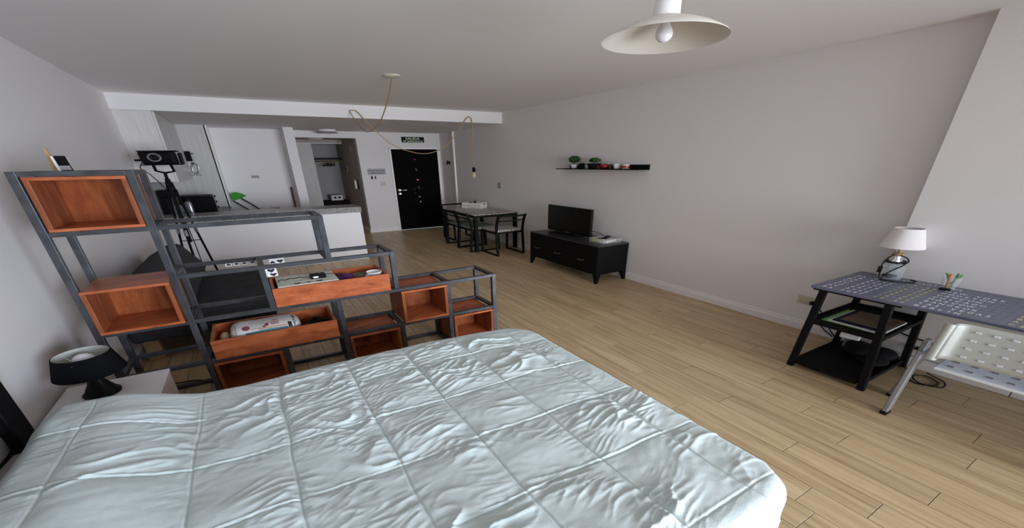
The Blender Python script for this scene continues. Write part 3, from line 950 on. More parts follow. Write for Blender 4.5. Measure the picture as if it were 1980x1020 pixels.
def duvet(nx, ny, under=False):
    dl, dr_, dn, df = 0.06, DROP, DROP, DROP
    fine_ = np.arange(-0.014, 0.0141, 0.002)
    px = np.concatenate([np.linspace(BX0 - dl, BX1, int(nx * 0.8), endpoint=False), np.linspace(BX1, BX1 + dr_, int(nx * 0.2))] + [c_ + fine_ for c_ in SX])
    py = np.concatenate([np.linspace(BY0 - dn, BY0, int(ny * 0.2), endpoint=False), np.linspace(BY0, BY1, int(ny * 0.62), endpoint=False), np.linspace(BY1, BY1 + df, int(ny * 0.18))] + [c_ + fine_ for c_ in SY])

    def thin(a):
        a = np.sort(a)
        keep = [a[0]]
        for q_ in a[1:]:
            if q_ - keep[-1] > 0.0013:
                keep.append(q_)
        return np.array(keep)
    px, py = thin(px), thin(py)
    Xp, Yp = np.meshgrid(px, py)
    # far edge swings away from the pillow end
    shift = 0.075 * sstep(-0.15, -0.62, Xp) * sstep(0.5, 1.5, Yp) + 0.02 * np.sin(Xp * 3.1 + 0.6) * sstep(1.2, 1.6, Yp)
    qx, qy = np.clip(Xp, BX0 - 1, BX1), np.clip(Yp, BY0, BY1)
    rc = 0.10                                   # rounded plan corners
    cx_, cy_ = np.clip(qx, BX0 - 1, BX1 - rc), np.clip(qy, BY0 + rc, BY1 - rc)
    ddx, ddy = Xp - cx_, Yp - cy_
    dist = np.hypot(ddx, ddy)
    nxv, nyv = ddx / np.maximum(dist, 1e-9), ddy / np.maximum(dist, 1e-9)
    d = np.maximum(dist - rc, 0)
    ang = np.clip(d / RR, 0, math.pi / 2)
    hang = np.maximum(d - RR * math.pi / 2, 0)
    tang = Xp * (-nyv) + Yp * nxv
    # surface relief (metres) -------------------------------------------------
    wx = 0.010 * perlin(Xp * 5, Yp * 5, 3)
    wy = 0.010 * perlin(Xp * 5 + 9, Yp * 5, 4)
    dxs = np.min(np.abs((Xp + wx)[..., None] - SX), -1)
    dys = np.min(np.abs((Yp + wy)[..., None] - SY), -1)
    sgy = (Yp + wy)[..., None] - SY
    sgy = np.take_along_axis(sgy, np.argmin(np.abs(sgy), -1)[..., None], -1)[..., 0]
    puff = 0.012 * (1 - np.exp(-dxs / 0.050)) * (1 - np.exp(-dys / 0.050))
    gro = -0.0045 * np.exp(-(dxs / 0.0028) ** 2) - 0.0050 * np.exp(-(dys / 0.0030) ** 2)
    gro += 0.0042 * np.exp(-((sgy - 0.0075) / 0.0042) ** 2) * (0.6 + 0.8 * perlin(Xp * 6, Yp * 2, 31))
    gro += 0.0016 * np.exp(-((dxs - 0.006) / 0.003) ** 2) * (0.5 + perlin(Xp * 2, Yp * 40, 32))
    calm = 0.55 + 0.45 * sstep(-0.45, 0.15, Xp)
    # creases wander mostly along the bed and turn towards the foot corner
    th = 0.08 + 0.30 * perlin(Xp * 1.7, Yp * 1.9, 21) + 0.12 * sstep(0.2, 0.9, Xp)
    a1 = Xp * np.cos(th) + Yp * np.sin(th)
    a2 = -Xp * np.sin(th) + Yp * np.cos(th)
    w1 = 1.1 * perlin(Xp * 4.3, Yp * 6.1, 7)
    w2 = 0.9 * perlin(Xp * 6.7 + 3, Yp * 8.3, 22)

    def crease(n, k):
        return np.clip(1 - np.abs(n) * k, 0, 1) ** 2
    r1 = crease(perlin(a1 * 3.2 + w1, a2 * 11 + w2, 8), 3.6)
    r2 = crease(perlin(a1 * 6.0 + w2, a2 * 24 + 2 * w1, 9), 3.2)
    r4 = crease(perlin(a1 * 10 + w1, a2 * 44 + 2 * w2, 23), 2.6)
    b1 = Xp * 0.80 + Yp * 0.60 + 0.06 * perlin(Xp * 4, Yp * 4, 27)
    b2 = -Xp * 0.60 + Yp * 0.80 + 0.05 * perlin(Xp * 5, Yp * 5, 28)
    r3 = crease(perlin(b1 * 3.5, b2 * 8.5, 10), 4.2)
    m1 = sstep(0.0, 0.42, perlin(Xp * 3.1, Yp * 4.3, 12))
    m2 = sstep(-0.02, 0.40, perlin(Xp * 4.1 + 5, Yp * 4.4, 13))
    m3 = sstep(-0.1, 0.35, perlin(Xp * 5.3 + 8, Yp * 5.7, 24))
    rw = sstep(0.0, 0.55, Xp)
    far_mid = sstep(-0.2, 0.0, Xp) * sstep(0.9, 1.3, Yp) * sstep(0.75, 0.5, Xp)
    fold = calm * (0.0165 * r1 * m1 + 0.0085 * r2 * m2 + 0.0038 * r4 * m3) + far_mid * (0.0075 * r2 * (0.3 + m3) + 0.0034 * r4)
    fold += 0.0210 * r3 * m2 * (0.3 + 0.7 * m3) * rw + 0.0045 * r2 * m1 * rw + 0.0022 * r4 * m2 * rw
    fold += 0.018 * perlin(Xp * 4 + Yp * 2, Yp * 5, 14) * (1 - 0.6 * sstep(-0.2, 0.3, Xp))
    fold += 0.006 * perlin(a1 * 5, a2 * 9, 25)
    # gathers pulled in by the stitching
    gath = 0.0036 * np.exp(-dxs / 0.028) * np.sin(Yp * 120 + 9 * perlin(Xp * 9, Yp * 13, 15)) * (0.25 + 0.9 * m2)
    gath += 0.0026 * np.exp(-dys / 0.024) * np.sin(Xp * 120 + 9 * perlin(Xp * 13, Yp * 9, 16)) * (0.25 + 0.9 * m3)
    fine = 0.0011 * perlin(Xp * 40, Yp * 46, 17) + 0.0016 * perlin(a1 * 16, a2 * 30, 26)
    rel = puff + gro + (fold + gath + fine) * np.clip((dxs + 0.004) / 0.02, 0.25, 1)
    rel *= (1 - 0.78 * sstep(-0.10, 0.05, dist - rc)) * (1 - 0.4 * sstep(0.02, 0.2, hang))
    top = 0.578 + 0.070 * sstep(-0.30, -0.56, Xp) - 0.012 * sstep(0.7, 1.0, Xp)
    # hanging sides swing in soft vertical pleats and a scalloped hem
    side = 0.022 * np.sin(tang * 26 + 2.0 * perlin(tang * 3, hang * 0 + 2.0, 18)) * sstep(0.03, 0.30, hang)
    side += 0.02 * sstep(0.0, 0.35, hang)
    off = RR * np.sin(ang) + side
    z = top - RR * (1 - np.cos(ang)) - hang
    nrmz = np.cos(ang)
    x = cx_ + nxv * (np.minimum(dist, rc) + off + rel * np.sin(ang))
    y = cy_ + nyv * (np.minimum(dist, rc) + off + rel * np.sin(ang)) + shift
    z = z + rel * nrmz
    # the pillow end turns down
    lt = np.clip((BX0 - Xp) / 0.06, 0, 1)
    z = z - 0.05 * lt ** 2
    z = np.maximum(z, 0.02)
    return x, y, z


def grid_mesh(b, x, y, z):
    ny, nx = x.shape
    V = np.stack([x, y, z], -1).reshape(-1, 3)
    idx = np.arange(nx * ny).reshape(ny, nx)
    F = np.stack([idx[:-1, :-1], idx[:-1, 1:], idx[1:, 1:], idx[1:, :-1]], -1).reshape(-1, 4)
    b.v += V.tolist()
    b.f += F.tolist()
    b.m += [0] * len(F)
    return b


t = thing('bed', 'low bed under the mint quilt with a black slatted headboard', 'bed', (0.1, 0.95, 0))
part(t, 'mattress', B().box(-0.79, 0.975, 0.33, 1.57, 0.26, 0.50, 0.03), SHEET)
part(t, 'bed_base', B().box(-0.80, 0.96, 0.345, 1.56, 0.12, 0.26, 0.01), BLACKW)
for xx in (-0.75, 0.90):
    for yy in (0.40, 1.50):
        part(t, 'leg', B().box(xx - .03, xx + .03, yy - .03, yy + .03, 0.001, 0.12), BLACKW)
for ya_, yb_ in ((1.675, 1.775), (0.10, 0.20)):
    part(t, 'headboard_post', B().box(-0.845, -0.812, ya_, yb_, 0.02, 1.08, 0.004), BLACKW)
part(t, 'headboard_panel', B().box(-0.842, -0.818, 0.20, 1.675, 0.575, 1.06, 0.004), BLACKW)
part(t, 'headboard_rail', B().box(-0.842, -0.815, 0.20, 1.675, 0.36, 0.47, 0.004), BLACKW)


def pillow_fn(cx, cy, cz, lx, ly, lz):
    def f(u, v):
        a, c = 2 * u - 1, 2 * v - 1
        return a, c
    b = B()
    n = 18
    for sgn in (1, -1):
        def fn(u, v, sgn=sgn):
            a, c = 2 * u - 1, 2 * v - 1
            k = (max(0, 1 - a ** 4) ** 0.5) * (max(0, 1 - c ** 4) ** 0.5)
            return (cx + lx * a * (1 - 0.06 * c * c), cy + ly * c * (1 - 0.06 * a * a), cz + sgn * lz * k)
        b.grid(fn, n, n, flip=(sgn < 0))
    return b


single('pillow', pillow_fn(-0.60, 1.26, 0.549, 0.180, 0.28, 0.045), PILLOW, 'grey cotton pillow tucked under the quilt at the headboard', 'pillow', (-0.60, 1.28, 0.50))
dx_, dy_, dz_ = duvet(560, 500)
q = single('quilt', grid_mesh(B(), dx_, dy_, dz_), DUVET, 'pale mint quilted cover with stitched squares spread over the bed', 'quilt', (0.1, 0.95, 0.56), smooth=0)
q.data.polygons.foreach_set('use_smooth', [True] * len(q.data.polygons))

# nightstand and its lamp
t = thing('nightstand', 'white nightstand between the bed and the open shelf', 'nightstand', (-0.66, 1.99, 0))
part(t, 'top', B().box(-0.835, -0.497, 1.80, 2.165, 0.425, 0.445, 0.003), WHITEP)
part(t, 'side_panel', B().box(-0.832, -0.815, 1.81, 2.155, 0.05, 0.425), WHITEP, smooth=0)
part(t, 'side_panel', B().box(-0.517, -0.500, 1.81, 2.155, 0.05, 0.425), WHITEP, smooth=0)
part(t, 'back_panel', B().box(-0.815, -0.517, 2.145, 2.155, 0.05, 0.425), WHITEP, smooth=0)
part(t, 'drawer', B().box(-0.812, -0.520, 1.802, 1.82, 0.24, 0.42, 0.003), WHITEP)
part(t, 'shelf', B().box(-0.815, -0.517, 1.82, 2.145, 0.10, 0.118), WHITEP, smooth=0)
for xx in (-0.823, -0.508):
    for yy in (1.82, 2.145):
        part(t, 'leg', B().box(xx - .009, xx + .009, yy - .009, yy + .009, 0.001, 0.05), WHITEP)


def table_lamp(name, label, c, prof, r0, r1, z0, z1, smat, lin, bmat, bulb_r):
    t = thing(name, label, 'lamp', c)
    part(t, 'base', B().lathe(prof, c, 32), bmat)
    b = B()
    b.lathe([(r0, z0), (r1, z1), (r1 - 0.003, z1), (r0 - 0.003, z0), (r0, z0)], (c[0], c[1], 0), 48, 0)
    for f in range(len(b.f)):
        pass
    o = part(t, 'lamp_shade', b, [smat, lin])
    n = len(o.data.polygons)
    mi = [0] * n
    for p in o.data.polygons:
        mi[p.index] = 1 if 96 <= p.index < 144 else 0
    o.data.polygons.foreach_set('material_index', mi)
    return t


c = (-0.696, 2.030, 0.4455)
t = table_lamp('bedside_lamp', 'black table lamp with an open black drum shade on the nightstand', c,
               [(0.058, 0), (0.060, 0.012), (0.050, 0.025), (0.030, 0.075), (0.018, 0.115), (0.014, 0.16), (0, 0.16)], 0.110, 0.085, 0.596, 0.714, LAMPB, LAMPIN, BLACKP, 0.03)
b = B()
b.lathe([(0.012, 0.60), (0.014, 0.615), (0.020, 0.63), (0.033, 0.655), (0.036, 0.675), (0.030, 0.695), (0.016, 0.708), (0, 0.711)], (c[0], c[1], 0), 24)
part(t, 'bulb', b, BULB)
b = B()
for a in (0.4, 2.5, 4.6):
    b.tube([(c[0], c[1], 0.612), (c[0] + 0.090 * math.cos(a), c[1] + 0.090 * math.sin(a), 0.69)], 0.002, 5)
part(t, 'shade_wires', b, CHROME)

# ================================================================ STEPPED SHELF FRAME
TB = 0.027
XP = {0: -0.728, 1: -0.394, 12: -0.048, 2: 0.265, 3: 0.593, 4: 0.9115, 5: 1.233}      # left faces of the posts
ZL = {0: 0.027, 1: 0.353, 2: 0.684, 3: 1.013, 4: 1.340, 5: 1.670}                      # tops of the rails
YF, YK = 2.318, 2.580
t = thing('stepped_shelf_frame', 'open dark steel shelf frame stepping down beside the bed', 'shelf', (0.25, 2.46, 0))
G_ = 0.0004


def post(i, za, zb):
    for y in (YF, YK):
        part(t, 'post', B().box(XP[i], XP[i] + TB, y, y + TB, za, zb, 0.0015), STEEL, smooth=0)


def rail(i, j, lev):
    z = ZL[lev]
    for y in (YF, YK):
        part(t, 'rail', B().box(XP[i] + TB + G_, XP[j] - G_, y + 0.0006, y + TB - 0.0006, z - TB, z, 0.0015), STEEL, smooth=0)


def cross(i, lev):
    z = ZL[lev]
    part(t, 'crossbar', B().box(XP[i] + 0.0006, XP[i] + TB - 0.0006, YF + TB + G_, YK - G_, z - TB, z - 0.0006, 0.0015), STEEL, smooth=0)


post(0, 0.0005, ZL[5])
post(1, 0.0005, ZL[5])
post(12, ZL[2] + G_, ZL[3] - TB - G_)
post(12, ZL[0] + G_, ZL[1] - TB - G_)
post(2, ZL[3] + G_, ZL[4])
post(2, 0.0005, ZL[2] - TB - G_)
post(3, ZL[2] + G_, ZL[3])
post(3, 0.0005, ZL[1] - TB - G_)
post(4, 0.0005, ZL[2] - TB - G_)
post(5, 0.0005, ZL[2])
rail(0, 1, 5)
rail(0, 1, 4)
rail(1, 2, 4)
rail(1, 3, 3)
rail(0, 1, 2)
rail(1, 5, 2)
rail(0, 1, 1)
rail(1, 2, 1)
rail(2, 4, 1)
rail(4, 5, 1)
rail(0, 1, 0)
rail(1, 2, 0)
rail(2, 3, 0)
rail(3, 4, 0)
rail(4, 5, 0)
for i, levs in {0: (5, 4, 2, 1, 0), 1: (5, 4, 3, 2, 1, 0), 12: (3, 2, 1, 0), 2: (4, 3, 2, 1, 0), 3: (3, 2, 1, 0), 4: (2, 1, 0), 5: (2, 1, 0)}.items():
    for l in levs:
        cross(i, l)
for sx_, xx in ((-1, XP[2]), (1, XP[2] + TB)):
    part(t, 'brace', B().bar((xx + sx_ * 0.005, YK + 0.012, ZL[2] - 0.12), (xx + sx_ * 0.085, YK + 0.012, ZL[2] - TB - 0.004), 0.014, 0.014), BLACKM)


def cubby(label, x0, x1, y0, y1, z0, z1, th=0.017):
    o = ((x0 + x1) / 2, (y0 + y1) / 2, z0)
    q = thing('wooden_cube', label, 'box', o, 'open wooden cubes in the steel frame')
    part(q, 'top_panel', B().box(x0, x1, y0, y1, z1 - th, z1, 0.0015), WOODO, smooth=0)
    part(q, 'bottom_panel', B().box(x0, x1, y0, y1, z0, z0 + th, 0.0015), WOODO, smooth=0)
    part(q, 'side_panel', B().box(x0, x0 + th, y0 + .0003, y1, z0 + th, z1 - th, 0.001), WOODV_SHADED, smooth=0)
    part(q, 'side_panel', B().box(x1 - th, x1, y0 + .0003, y1, z0 + th, z1 - th, 0.001), WOODV_SHADED, smooth=0)
    part(q, 'back_panel', B().box(x0 + th, x1 - th, y1 - 0.012, y1 - 0.002, z0 + th, z1 - th), WOODV_SHADED, smooth=0)
    return q


e = 0.0006
cubby('open orange wood cube in the topmost cell of the steel frame', -0.694, -0.399, 2.320, 2.605, ZL[4] + e, ZL[4] + 0.299)
cubby('orange wood cube above the black lamp, pulled slightly forward', -0.697, -0.399, 2.293, 2.578, ZL[2] + e, ZL[2] + 0.296)
cubby('orange wood cube in the second row, right of the gap', 0.624, 0.908, 2.306, 2.600, ZL[1] + e, ZL[1] + 0.300)
cubby('orange wood cube at the low right end of the frame', 0.943, 1.229, 2.312, 2.602, ZL[0] + e, ZL[0] + 0.292)
cubby('wood cube on the bottom row left of the low empty cell', 0.296, 0.588, 2.312, 2.602, ZL[0] + e, ZL[0] + 0.292)
cubby('wood cube on the bottom row under the lower long crate', -0.362, -0.053, 2.312, 2.602, ZL[0] + e, ZL[0] + 0.292)


def crate(label, x0, x1, y0, y1, z0, h, th=0.014):
    q = thing('long_wooden_crate', label, 'crate', ((x0 + x1) / 2, (y0 + y1) / 2, z0), 'long wooden crates in the steel frame')
    part(q, 'front_board', B().box(x0, x1, y0, y0 + th, z0, z0 + h, 0.0015), WOODO, smooth=0)
    part(q, 'back_board', B().box(x0, x1, y1 - th, y1, z0, z0 + h, 0.0015), WOODO, smooth=0)
    part(q, 'end_board', B().box(x0, x0 + th, y0 + th, y1 - th, z0, z0 + h, 0.001), WOODO, smooth=0)
    part(q, 'end_board', B().box(x1 - th, x1, y0 + th, y1 - th, z0, z0 + h, 0.001), WOODO, smooth=0)
    part(q, 'bottom_board', B().box(x0 + th, x1 - th, y0 + th, y1 - th, z0, z0 + 0.012), WOODO, smooth=0)
    return q


CA = (-0.0175, 0.570, 2.312, 2.597, ZL[2] + e, 0.146)
CB = (-0.342, 0.246, 2.306, 2.600, ZL[1] + e, 0.150)
crate('long orange wood crate holding a mug and a cream slatted box', *CA)
crate('long orange wood crate holding the printed cushion', *CB)

# contents of the upper crate
zb = CA[4] + 0.013
t = thing('cream_slatted_box', 'cream slatted wooden box with heart and star cutouts in the upper crate', 'box', (0.15, 2.45, zb))
part(t, 'box_body', B().box(0.018, 0.300, 2.345, 2.575, zb, zb + 0.126, 0.002), CREAM, smooth=0)
for i in range(4):
    y0 = 2.332 + i * 0.0625
    part(t, 'slat', B().box(0.012, 0.306, y0, y0 + 0.0560, zb + 0.1265, zb + 0.137, 0.002), CREAM, smooth=0)


def heart(s):
    return [(s * 0.5 * 16 * math.sin(a) ** 3 / 16, s * 0.5 * (13 * math.cos(a) - 5 * math.cos(2 * a) - 2 * math.cos(3 * a) - math.cos(4 * a)) / 16) for a in np.linspace(0, 2 * math.pi, 20, endpoint=False)]


star = [((0.015 if i % 2 == 0 else 0.006) * math.cos(math.pi * i / 5 + 1.57), (0.015 if i % 2 == 0 else 0.006) * math.sin(math.pi * i / 5 + 1.57)) for i in range(10)]
b = B()
b.prism(heart(0.036), (0.105, 2.361, zb + 0.1372), X_, Y_, (0, 0, 0.0004))
b.prism(star, (0.160, 2.361, zb + 0.1372), X_, Y_, (0, 0, 0.0004))
b.prism(heart(0.036), (0.213, 2.361, zb + 0.1372), X_, Y_, (0, 0, 0.0004))
part(t, 'cutouts', b, PRINTD, smooth=0)
t = thing('power_adapter', 'black power adapter lying on the cream slatted box', 'adapter', (0.215, 2.44, zb + 0.1375))
part(t, 'adapter_body', B().box(0.178, 0.256, 2.405, 2.470, zb + 0.1376, zb + 0.167, 0.004), BLACKP)
part(t, 'adapter_label', B().box(0.190, 0.216, 2.4046, 2.405, zb + 0.145, zb + 0.159), PAPER, smooth=0)
part(t, 'adapter_pin', B().box(0.225, 0.230, 2.440, 2.452, zb + 0.167, zb + 0.181), SILVER)
zt = zb + 0.1405
part(t, 'adapter_cord', B().tube(bez([(0.176, 2.44, zt + .01), (0.150, 2.46, zt), (0.125, 2.49, zt), (0.100, 2.47, zt), (0.080, 2.49, zt), (0.060, 2.46, zt), (0.035, 2.48, zt), (0.02, 2.44, zt)], 4), 0.0022, 6), BLACKP)
part(t, 'adapter_cord', B().tube(bez([(0.256, 2.46, zt + .01), (0.30, 2.48, zt), (0.34, 2.47, zt - .02), (0.36, 2.46, zt - .030)], 4), 0.0022, 6), BLACKP)
b = B()
for k_, (px, py, pz, r) in enumerate(((0.345, 2.46, 0.085, 0.036), (0.375, 2.45, 0.105, 0.034), (0.352, 2.50, 0.10, 0.03), (0.36, 2.46, 0.045, 0.040))):
    b.ball((px, py, zb + pz), (r, r * 0.9, r * 0.75), 12)
single('purple_pouch', b, PURP, 'crumpled purple cloth pouch in the upper crate', 'pouch', (0.36, 2.46, zb))
single('maroon_cloth', B().ball((0.398, 2.385, zb + 0.062), (0.030, 0.045, 0.062), 14), MAROON, 'small maroon cloth bundle beside the purple pouch', 'cloth', (0.40, 2.415, zb))
t = thing('stoneware_bowl', 'grey brown stoneware bowl beside the white mug', 'bowl', (0.455, 2.48, zb))
b = B().lathe([(0.028, 0), (0.044, 0.02), (0.050, 0.06), (0.047, 0.105), (0.042, 0.105), (0.044, 0.06), (0.038, 0.02), (0, 0.012)], (0.452, 2.475, zb), 24)
part(t, 'bowl_body', b, STONEC)
part(t, 'bowl_filling', B().ball((0.452, 2.475, zb + 0.085), (0.036, 0.036, 0.020), 12), STONEC)
t = thing('white_mug', 'white ceramic mug in the right corner of the upper crate', 'mug', (0.518, 2.425, zb))
b = B().lathe([(0.028, 0), (0.034, 0.008), (0.040, 0.06), (0.044, 0.135), (0.0405, 0.136), (0.037, 0.06), (0.030, 0.012), (0, 0.010)], (0.512, 2.415, zb), 32)
part(t, 'mug_body', b, WHITEC)
part(t, 'mug_handle', B().tube(bez([(0.478, 2.395, zb + 0.115), (0.455, 2.378, zb + 0.11), (0.448, 2.372, zb + 0.075), (0.460, 2.380, zb + 0.045), (0.482, 2.395, zb + 0.045)], 5), 0.006, 8), WHITEC)

# contents of the lower crate
zb2 = CB[4] + 0.013
t = thing('printed_cushion', 'rolled white cushion printed in pink and teal in the lower crate', 'cushion', (-0.08, 2.46, zb2))
L0, L1 = -0.265, 0.075


def roll_fn(u, v):
    x = L0 + (L1 - L0) * u
    a = 2 * math.pi * v
    k = (1 - abs(2 * u - 1) ** 8) ** 0.5 if 0 < u < 1 else 0.0
    k = max(k, 0.0)
    rx, rz = 0.108, 0.072
    sup = lambda q_: math.copysign(abs(q_) ** 0.75, q_)
    return (x, 2.455 + rx * k * sup(math.cos(a)), zb2 + 0.094 + rz * k * sup(math.sin(a)) + 0.004 * math.sin(9 * u + a))


part(t, 'cushion_body', B().grid(roll_fn, 40, 28, flip=True), PAPER)


def on_roll(u, w, lift=0.0012):
    """w: angle over the roll, pi/2 = top, pi = facing the bed"""
    p = np.array(roll_fn(u, w / (2 * math.pi)))
    c_ = np.array((p[0], 2.455, zb2 + 0.094))
    return p + unit(p - c_) * lift


def patch(b, u0, u1, w0, w1, n=6, mi=0, lift=0.0012):
    b.grid(lambda u, v: on_roll(u0 + (u1 - u0) * u, w0 + (w1 - w0) * v, lift), n, n, mi, flip=True)


b = B()
patch(b, 0.22, 0.80, 2.62, 2.92, 14)
part(t, 'teal_stripe', b, TEALP, smooth=0)
b = B()
patch(b, 0.40, 0.80, 2.40, 2.56, 12)
part(t, 'orange_stripe', b, ORANP, smooth=0)
b = B()


def roll_disc(b, u, w, ru, rw, n=14):
    c0 = on_roll(u, w, 0.0018)
    V = [c0] + [on_roll(u + ru * math.cos(2 * math.pi * i / n), w + rw * math.sin(2 * math.pi * i / n), 0.0016) for i in range(n)]
    b.add(V, [(0, i + 1, (i + 1) % n + 1) for i in range(n)])
    b.add(V, [(0, (i + 1) % n + 1, i + 1) for i in range(n)])


roll_disc(b, 0.235, 2.12, 0.055, 0.26)
roll_disc(b, 0.52, 2.10, 0.028, 0.20)
roll_disc(b, 0.48, 2.28, 0.024, 0.12)
for (u0, u1, w0, w1) in ((0.58, 0.69, 2.08, 2.22), (0.57, 0.69, 1.90, 2.00), (0.30, 0.44, 2.30, 2.36), (0.60, 0.68, 1.68, 1.78)):
    patch(b, u0, u1, w0, w1, 5)
part(t, 'pink_print', b, PINKP, smooth=0, kind='stuff')
b = B()
patch(b, 0.81, 0.862, 2.15, 2.75, 5, lift=0.0020)
for k_, (w0, w1) in enumerate(((1.45, 1.62), (1.72, 1.80), (1.88, 2.02), (2.10, 2.20), (2.30, 2.42), (2.50, 2.62))):
    patch(b, 0.885 + 0.004 * (k_ % 2), 0.925 - 0.006 * (k_ % 3), w0, w1, 3)
for k_ in range(6):
    patch(b, 0.09, 0.105, 1.7 + k_ * 0.2, 1.78 + k_ * 0.2, 2)
part(t, 'dark_lettering', b, PRINTD, smooth=0, kind='stuff')
b = B()
for (px, py, pz, r) in ((0.130, 2.43, 0.055, 0.045), (0.175, 2.44, 0.062, 0.042), (0.205, 2.42, 0.05, 0.030), (0.150, 2.48, 0.07, 0.036)):
    b.ball((px, py, zb2 + pz), (r, r, r * 0.9), 12)
b.tube(bez([(0.115, 2.40, zb2 + .10), (0.15, 2.45, zb2 + .125), (0.20, 2.42, zb2 + .10), (0.225, 2.46, zb2 + .08)], 5), 0.006, 6)
single('black_camera_bag', b, BLACKP, 'crumpled black bag at the right end of the lower crate', 'bag', (0.165, 2.44, zb2))
single('orange_cloth', B().ball((-0.292, 2.46, zb2 + 0.060), (0.026, 0.075, 0.055), 14), ORANP, 'orange cloth bundle at the left end of the lower crate', 'cloth', (-0.292, 2.46, zb2))

# heart cards pegged to the frame
def heart_card(label, c, w, h, hearts):
    q = thing('heart_card', label, 'card', c, 'cards with black hearts on the frame')
    part(q, 'card', B().box(c[0] - w / 2, c[0] + w / 2, c[1] - 0.0012, c[1], c[2] - h / 2, c[2] + h / 2), PAPER, smooth=0)
    b = B()
    for (a, d, s_, up) in hearts:
        pl = heart(s_) if up else [(x, -y) for x, y in heart(s_)]
        b.prism(pl, (c[0] + a, c[1] - 0.0013, c[2] + d), X_, Z_, (0, -0.0005, 0))
    part(q, 'heart_print', b, PRINTD, smooth=0)


heart_card('white card with two black hearts left over the upper crate', (0.000, YF + TB + 0.010, 0.948), 0.058, 0.066, [(0.004, 0.014, 0.034, True), (0.010, -0.018, 0.030, True)])
heart_card('white card with a black heart under the back rail of the frame', (0.045, YK + TB + 0.012, 0.952), 0.075, 0.060, [(-0.022, -0.006, 0.026, False), (0.016, 0.000, 0.032, True)])
for i in range(4):
    heart_card(('leftmost', 'second', 'third', 'rightmost')[i] + ' small heart card in the row behind the back rail', (-0.180 + i * 0.036, YK + TB + 0.012, 0.966), 0.031, 0.030, [(0, 0, 0.020, bool(i % 2))])

# book and brush standing on top of the frame
t = thing('small_book', 'small dark covered book standing on top of the tall shelf', 'book', (-0.62, 2.46, ZL[5]))
BZ = ZL[4] + 0.2996
part(t, 'pages', B().hull6((-0.5965, 2.466, BZ + 0.055), (0.0215, 0, 0), (0, 0.011, 0), (-0.004, 0, 0.0545)), PAPER, smooth=0)
part(t, 'cover', B().hull6((-0.5905, 2.4528, BZ + 0.056), (0.0175, 0, 0), (0, 0.0016, 0), (-0.004, 0, 0.0552)), BLACKW, smooth=0)
part(t, 'cover_strip', B().hull6((-0.5910, 2.4508, BZ + 0.046), (0.0160, 0, 0), (0, 0.0003, 0), (-0.0008, 0, 0.012)), GREYP, smooth=0)
t = thing('wooden_brush', 'pale wooden brush handle leaning behind the small book on the shelf', 'brush', (-0.63, 2.49, BZ))
part(t, 'handle', B().prism([(-.010, 0), (.010, 0), (.012, .06), (.004, .155), (-.004, .155), (-.012, .06)], (-0.632, 2.51, BZ + 0.0006), X_, (-0.06, 0.02, 1), (0, 0.008, 0)), LTWOOD)

# ================================================================ SOFA AND TRIPOD LAMP
t = thing('sofa', 'charcoal fabric sofa against the left wall behind the shelf frame', 'sofa', (-0.42, 3.75, 0))
part(t, 'seat_frame', B().box(-0.83, -0.035, 3.10, 4.38, 0.20, 0.30, 0.015), CHAR)


def cushion(b, x0, x1, y0, y1, z0, z1, r=0.04):
    b.box(x0, x1, y0, y1, z0, z1, r)


b = B()
b.grid(lambda u, v: (-0.60 + 0.575 * u, 3.10 + 1.28 * v, 0.405 + 0.025 * (1 - (2 * u - 1) ** 6) * (1 - (2 * v - 1) ** 8) + 0.005 * math.sin(v * 38 + 3 * math.sin(u * 6))), 24, 60)
b.box(-0.60, -0.025, 3.10, 4.38, 0.305, 0.410, 0.02)
part(t, 'seat_cushion', b, CHAR)
bk = [(-0.835, 0.30), (-0.60, 0.30), (-0.50, 0.42), (-0.462, 0.50), (-0.475, 0.56), (-0.575, 0.795), (-0.60, 0.815), (-0.66, 0.81), (-0.80, 0.70), (-0.835, 0.60)]
part(t, 'backrest', B().prism(bk, (0, 3.12, 0), X_, Z_, (0, 1.22, 0)), CHAR, smooth=50)
for (xx, yy) in ((-0.75, 3.16), (-0.12, 3.16), (-0.75, 4.30), (-0.12, 4.30)):
    part(t, 'leg', B().box(xx - .04, xx + .04, yy - .035, yy + .035, 0.0006, 0.20, 0.004), LTWOOD)

t = thing('tripod_lamp', 'black film style spotlight lamp on a tall tripod before the peninsula', 'floor lamp', (-0.56, 4.85, 0))
hx, hy, hz = -0.560, 4.85, 1.785
part(t, 'lamp_housing', B().hull6((hx, hy, hz), (0.118, -0.012, 0.002), (0.006, 0.085, 0), (-0.004, 0, 0.076), 0.016), BLACKM)
b = B()
for dz in (-0.078, 0.076):
    b.hull6((hx + 0.010, hy - 0.006, hz + dz), (0.135, -0.012, 0.002), (0, 0.095, 0), (0, 0, 0.006), 0.002)
b.hull6((hx + 0.150, hy - 0.010, hz - 0.010), (0.010, 0, 0.004), (0, 0.08, 0), (0, 0, 0.066), 0.002)
b.hull6((hx - 0.150, hy + 0.010, hz - 0.025), (0.020, 0, 0), (0, 0.02, 0), (0, 0, 0.012), 0.002)
part(t, 'housing_fins', b, BLACKM)
fy = hy - 0.086
part(t, 'front_lens_ring', B().lathe([(0.032, 0), (0.046, 0.004), (0.048, 0.016), (0.036, 0.018), (0.030, 0.006), (0.030, 0.0)], (hx - 0.020, fy, hz + 0.004), 28, axis=(X_, Z_, (0, -1, 0))), SILVER, 'silver lens ring')
part(t, 'lens', B().lathe([(0.030, 0.003), (0.015, 0.009), (0.0, 0.010)], (hx - 0.020, fy, hz + 0.004), 24, axis=(X_, Z_, (0, -1, 0))), SCREEN)
b = B()
b.tube([(hx - 0.06, hy, hz - 0.07), (hx - 0.055, hy, hz - 0.15), (hx + 0.0, hy, hz - 0.175), (hx + 0.070, hy, hz - 0.16), (hx + 0.06, hy, hz - 0.07)], 0.012, 8)
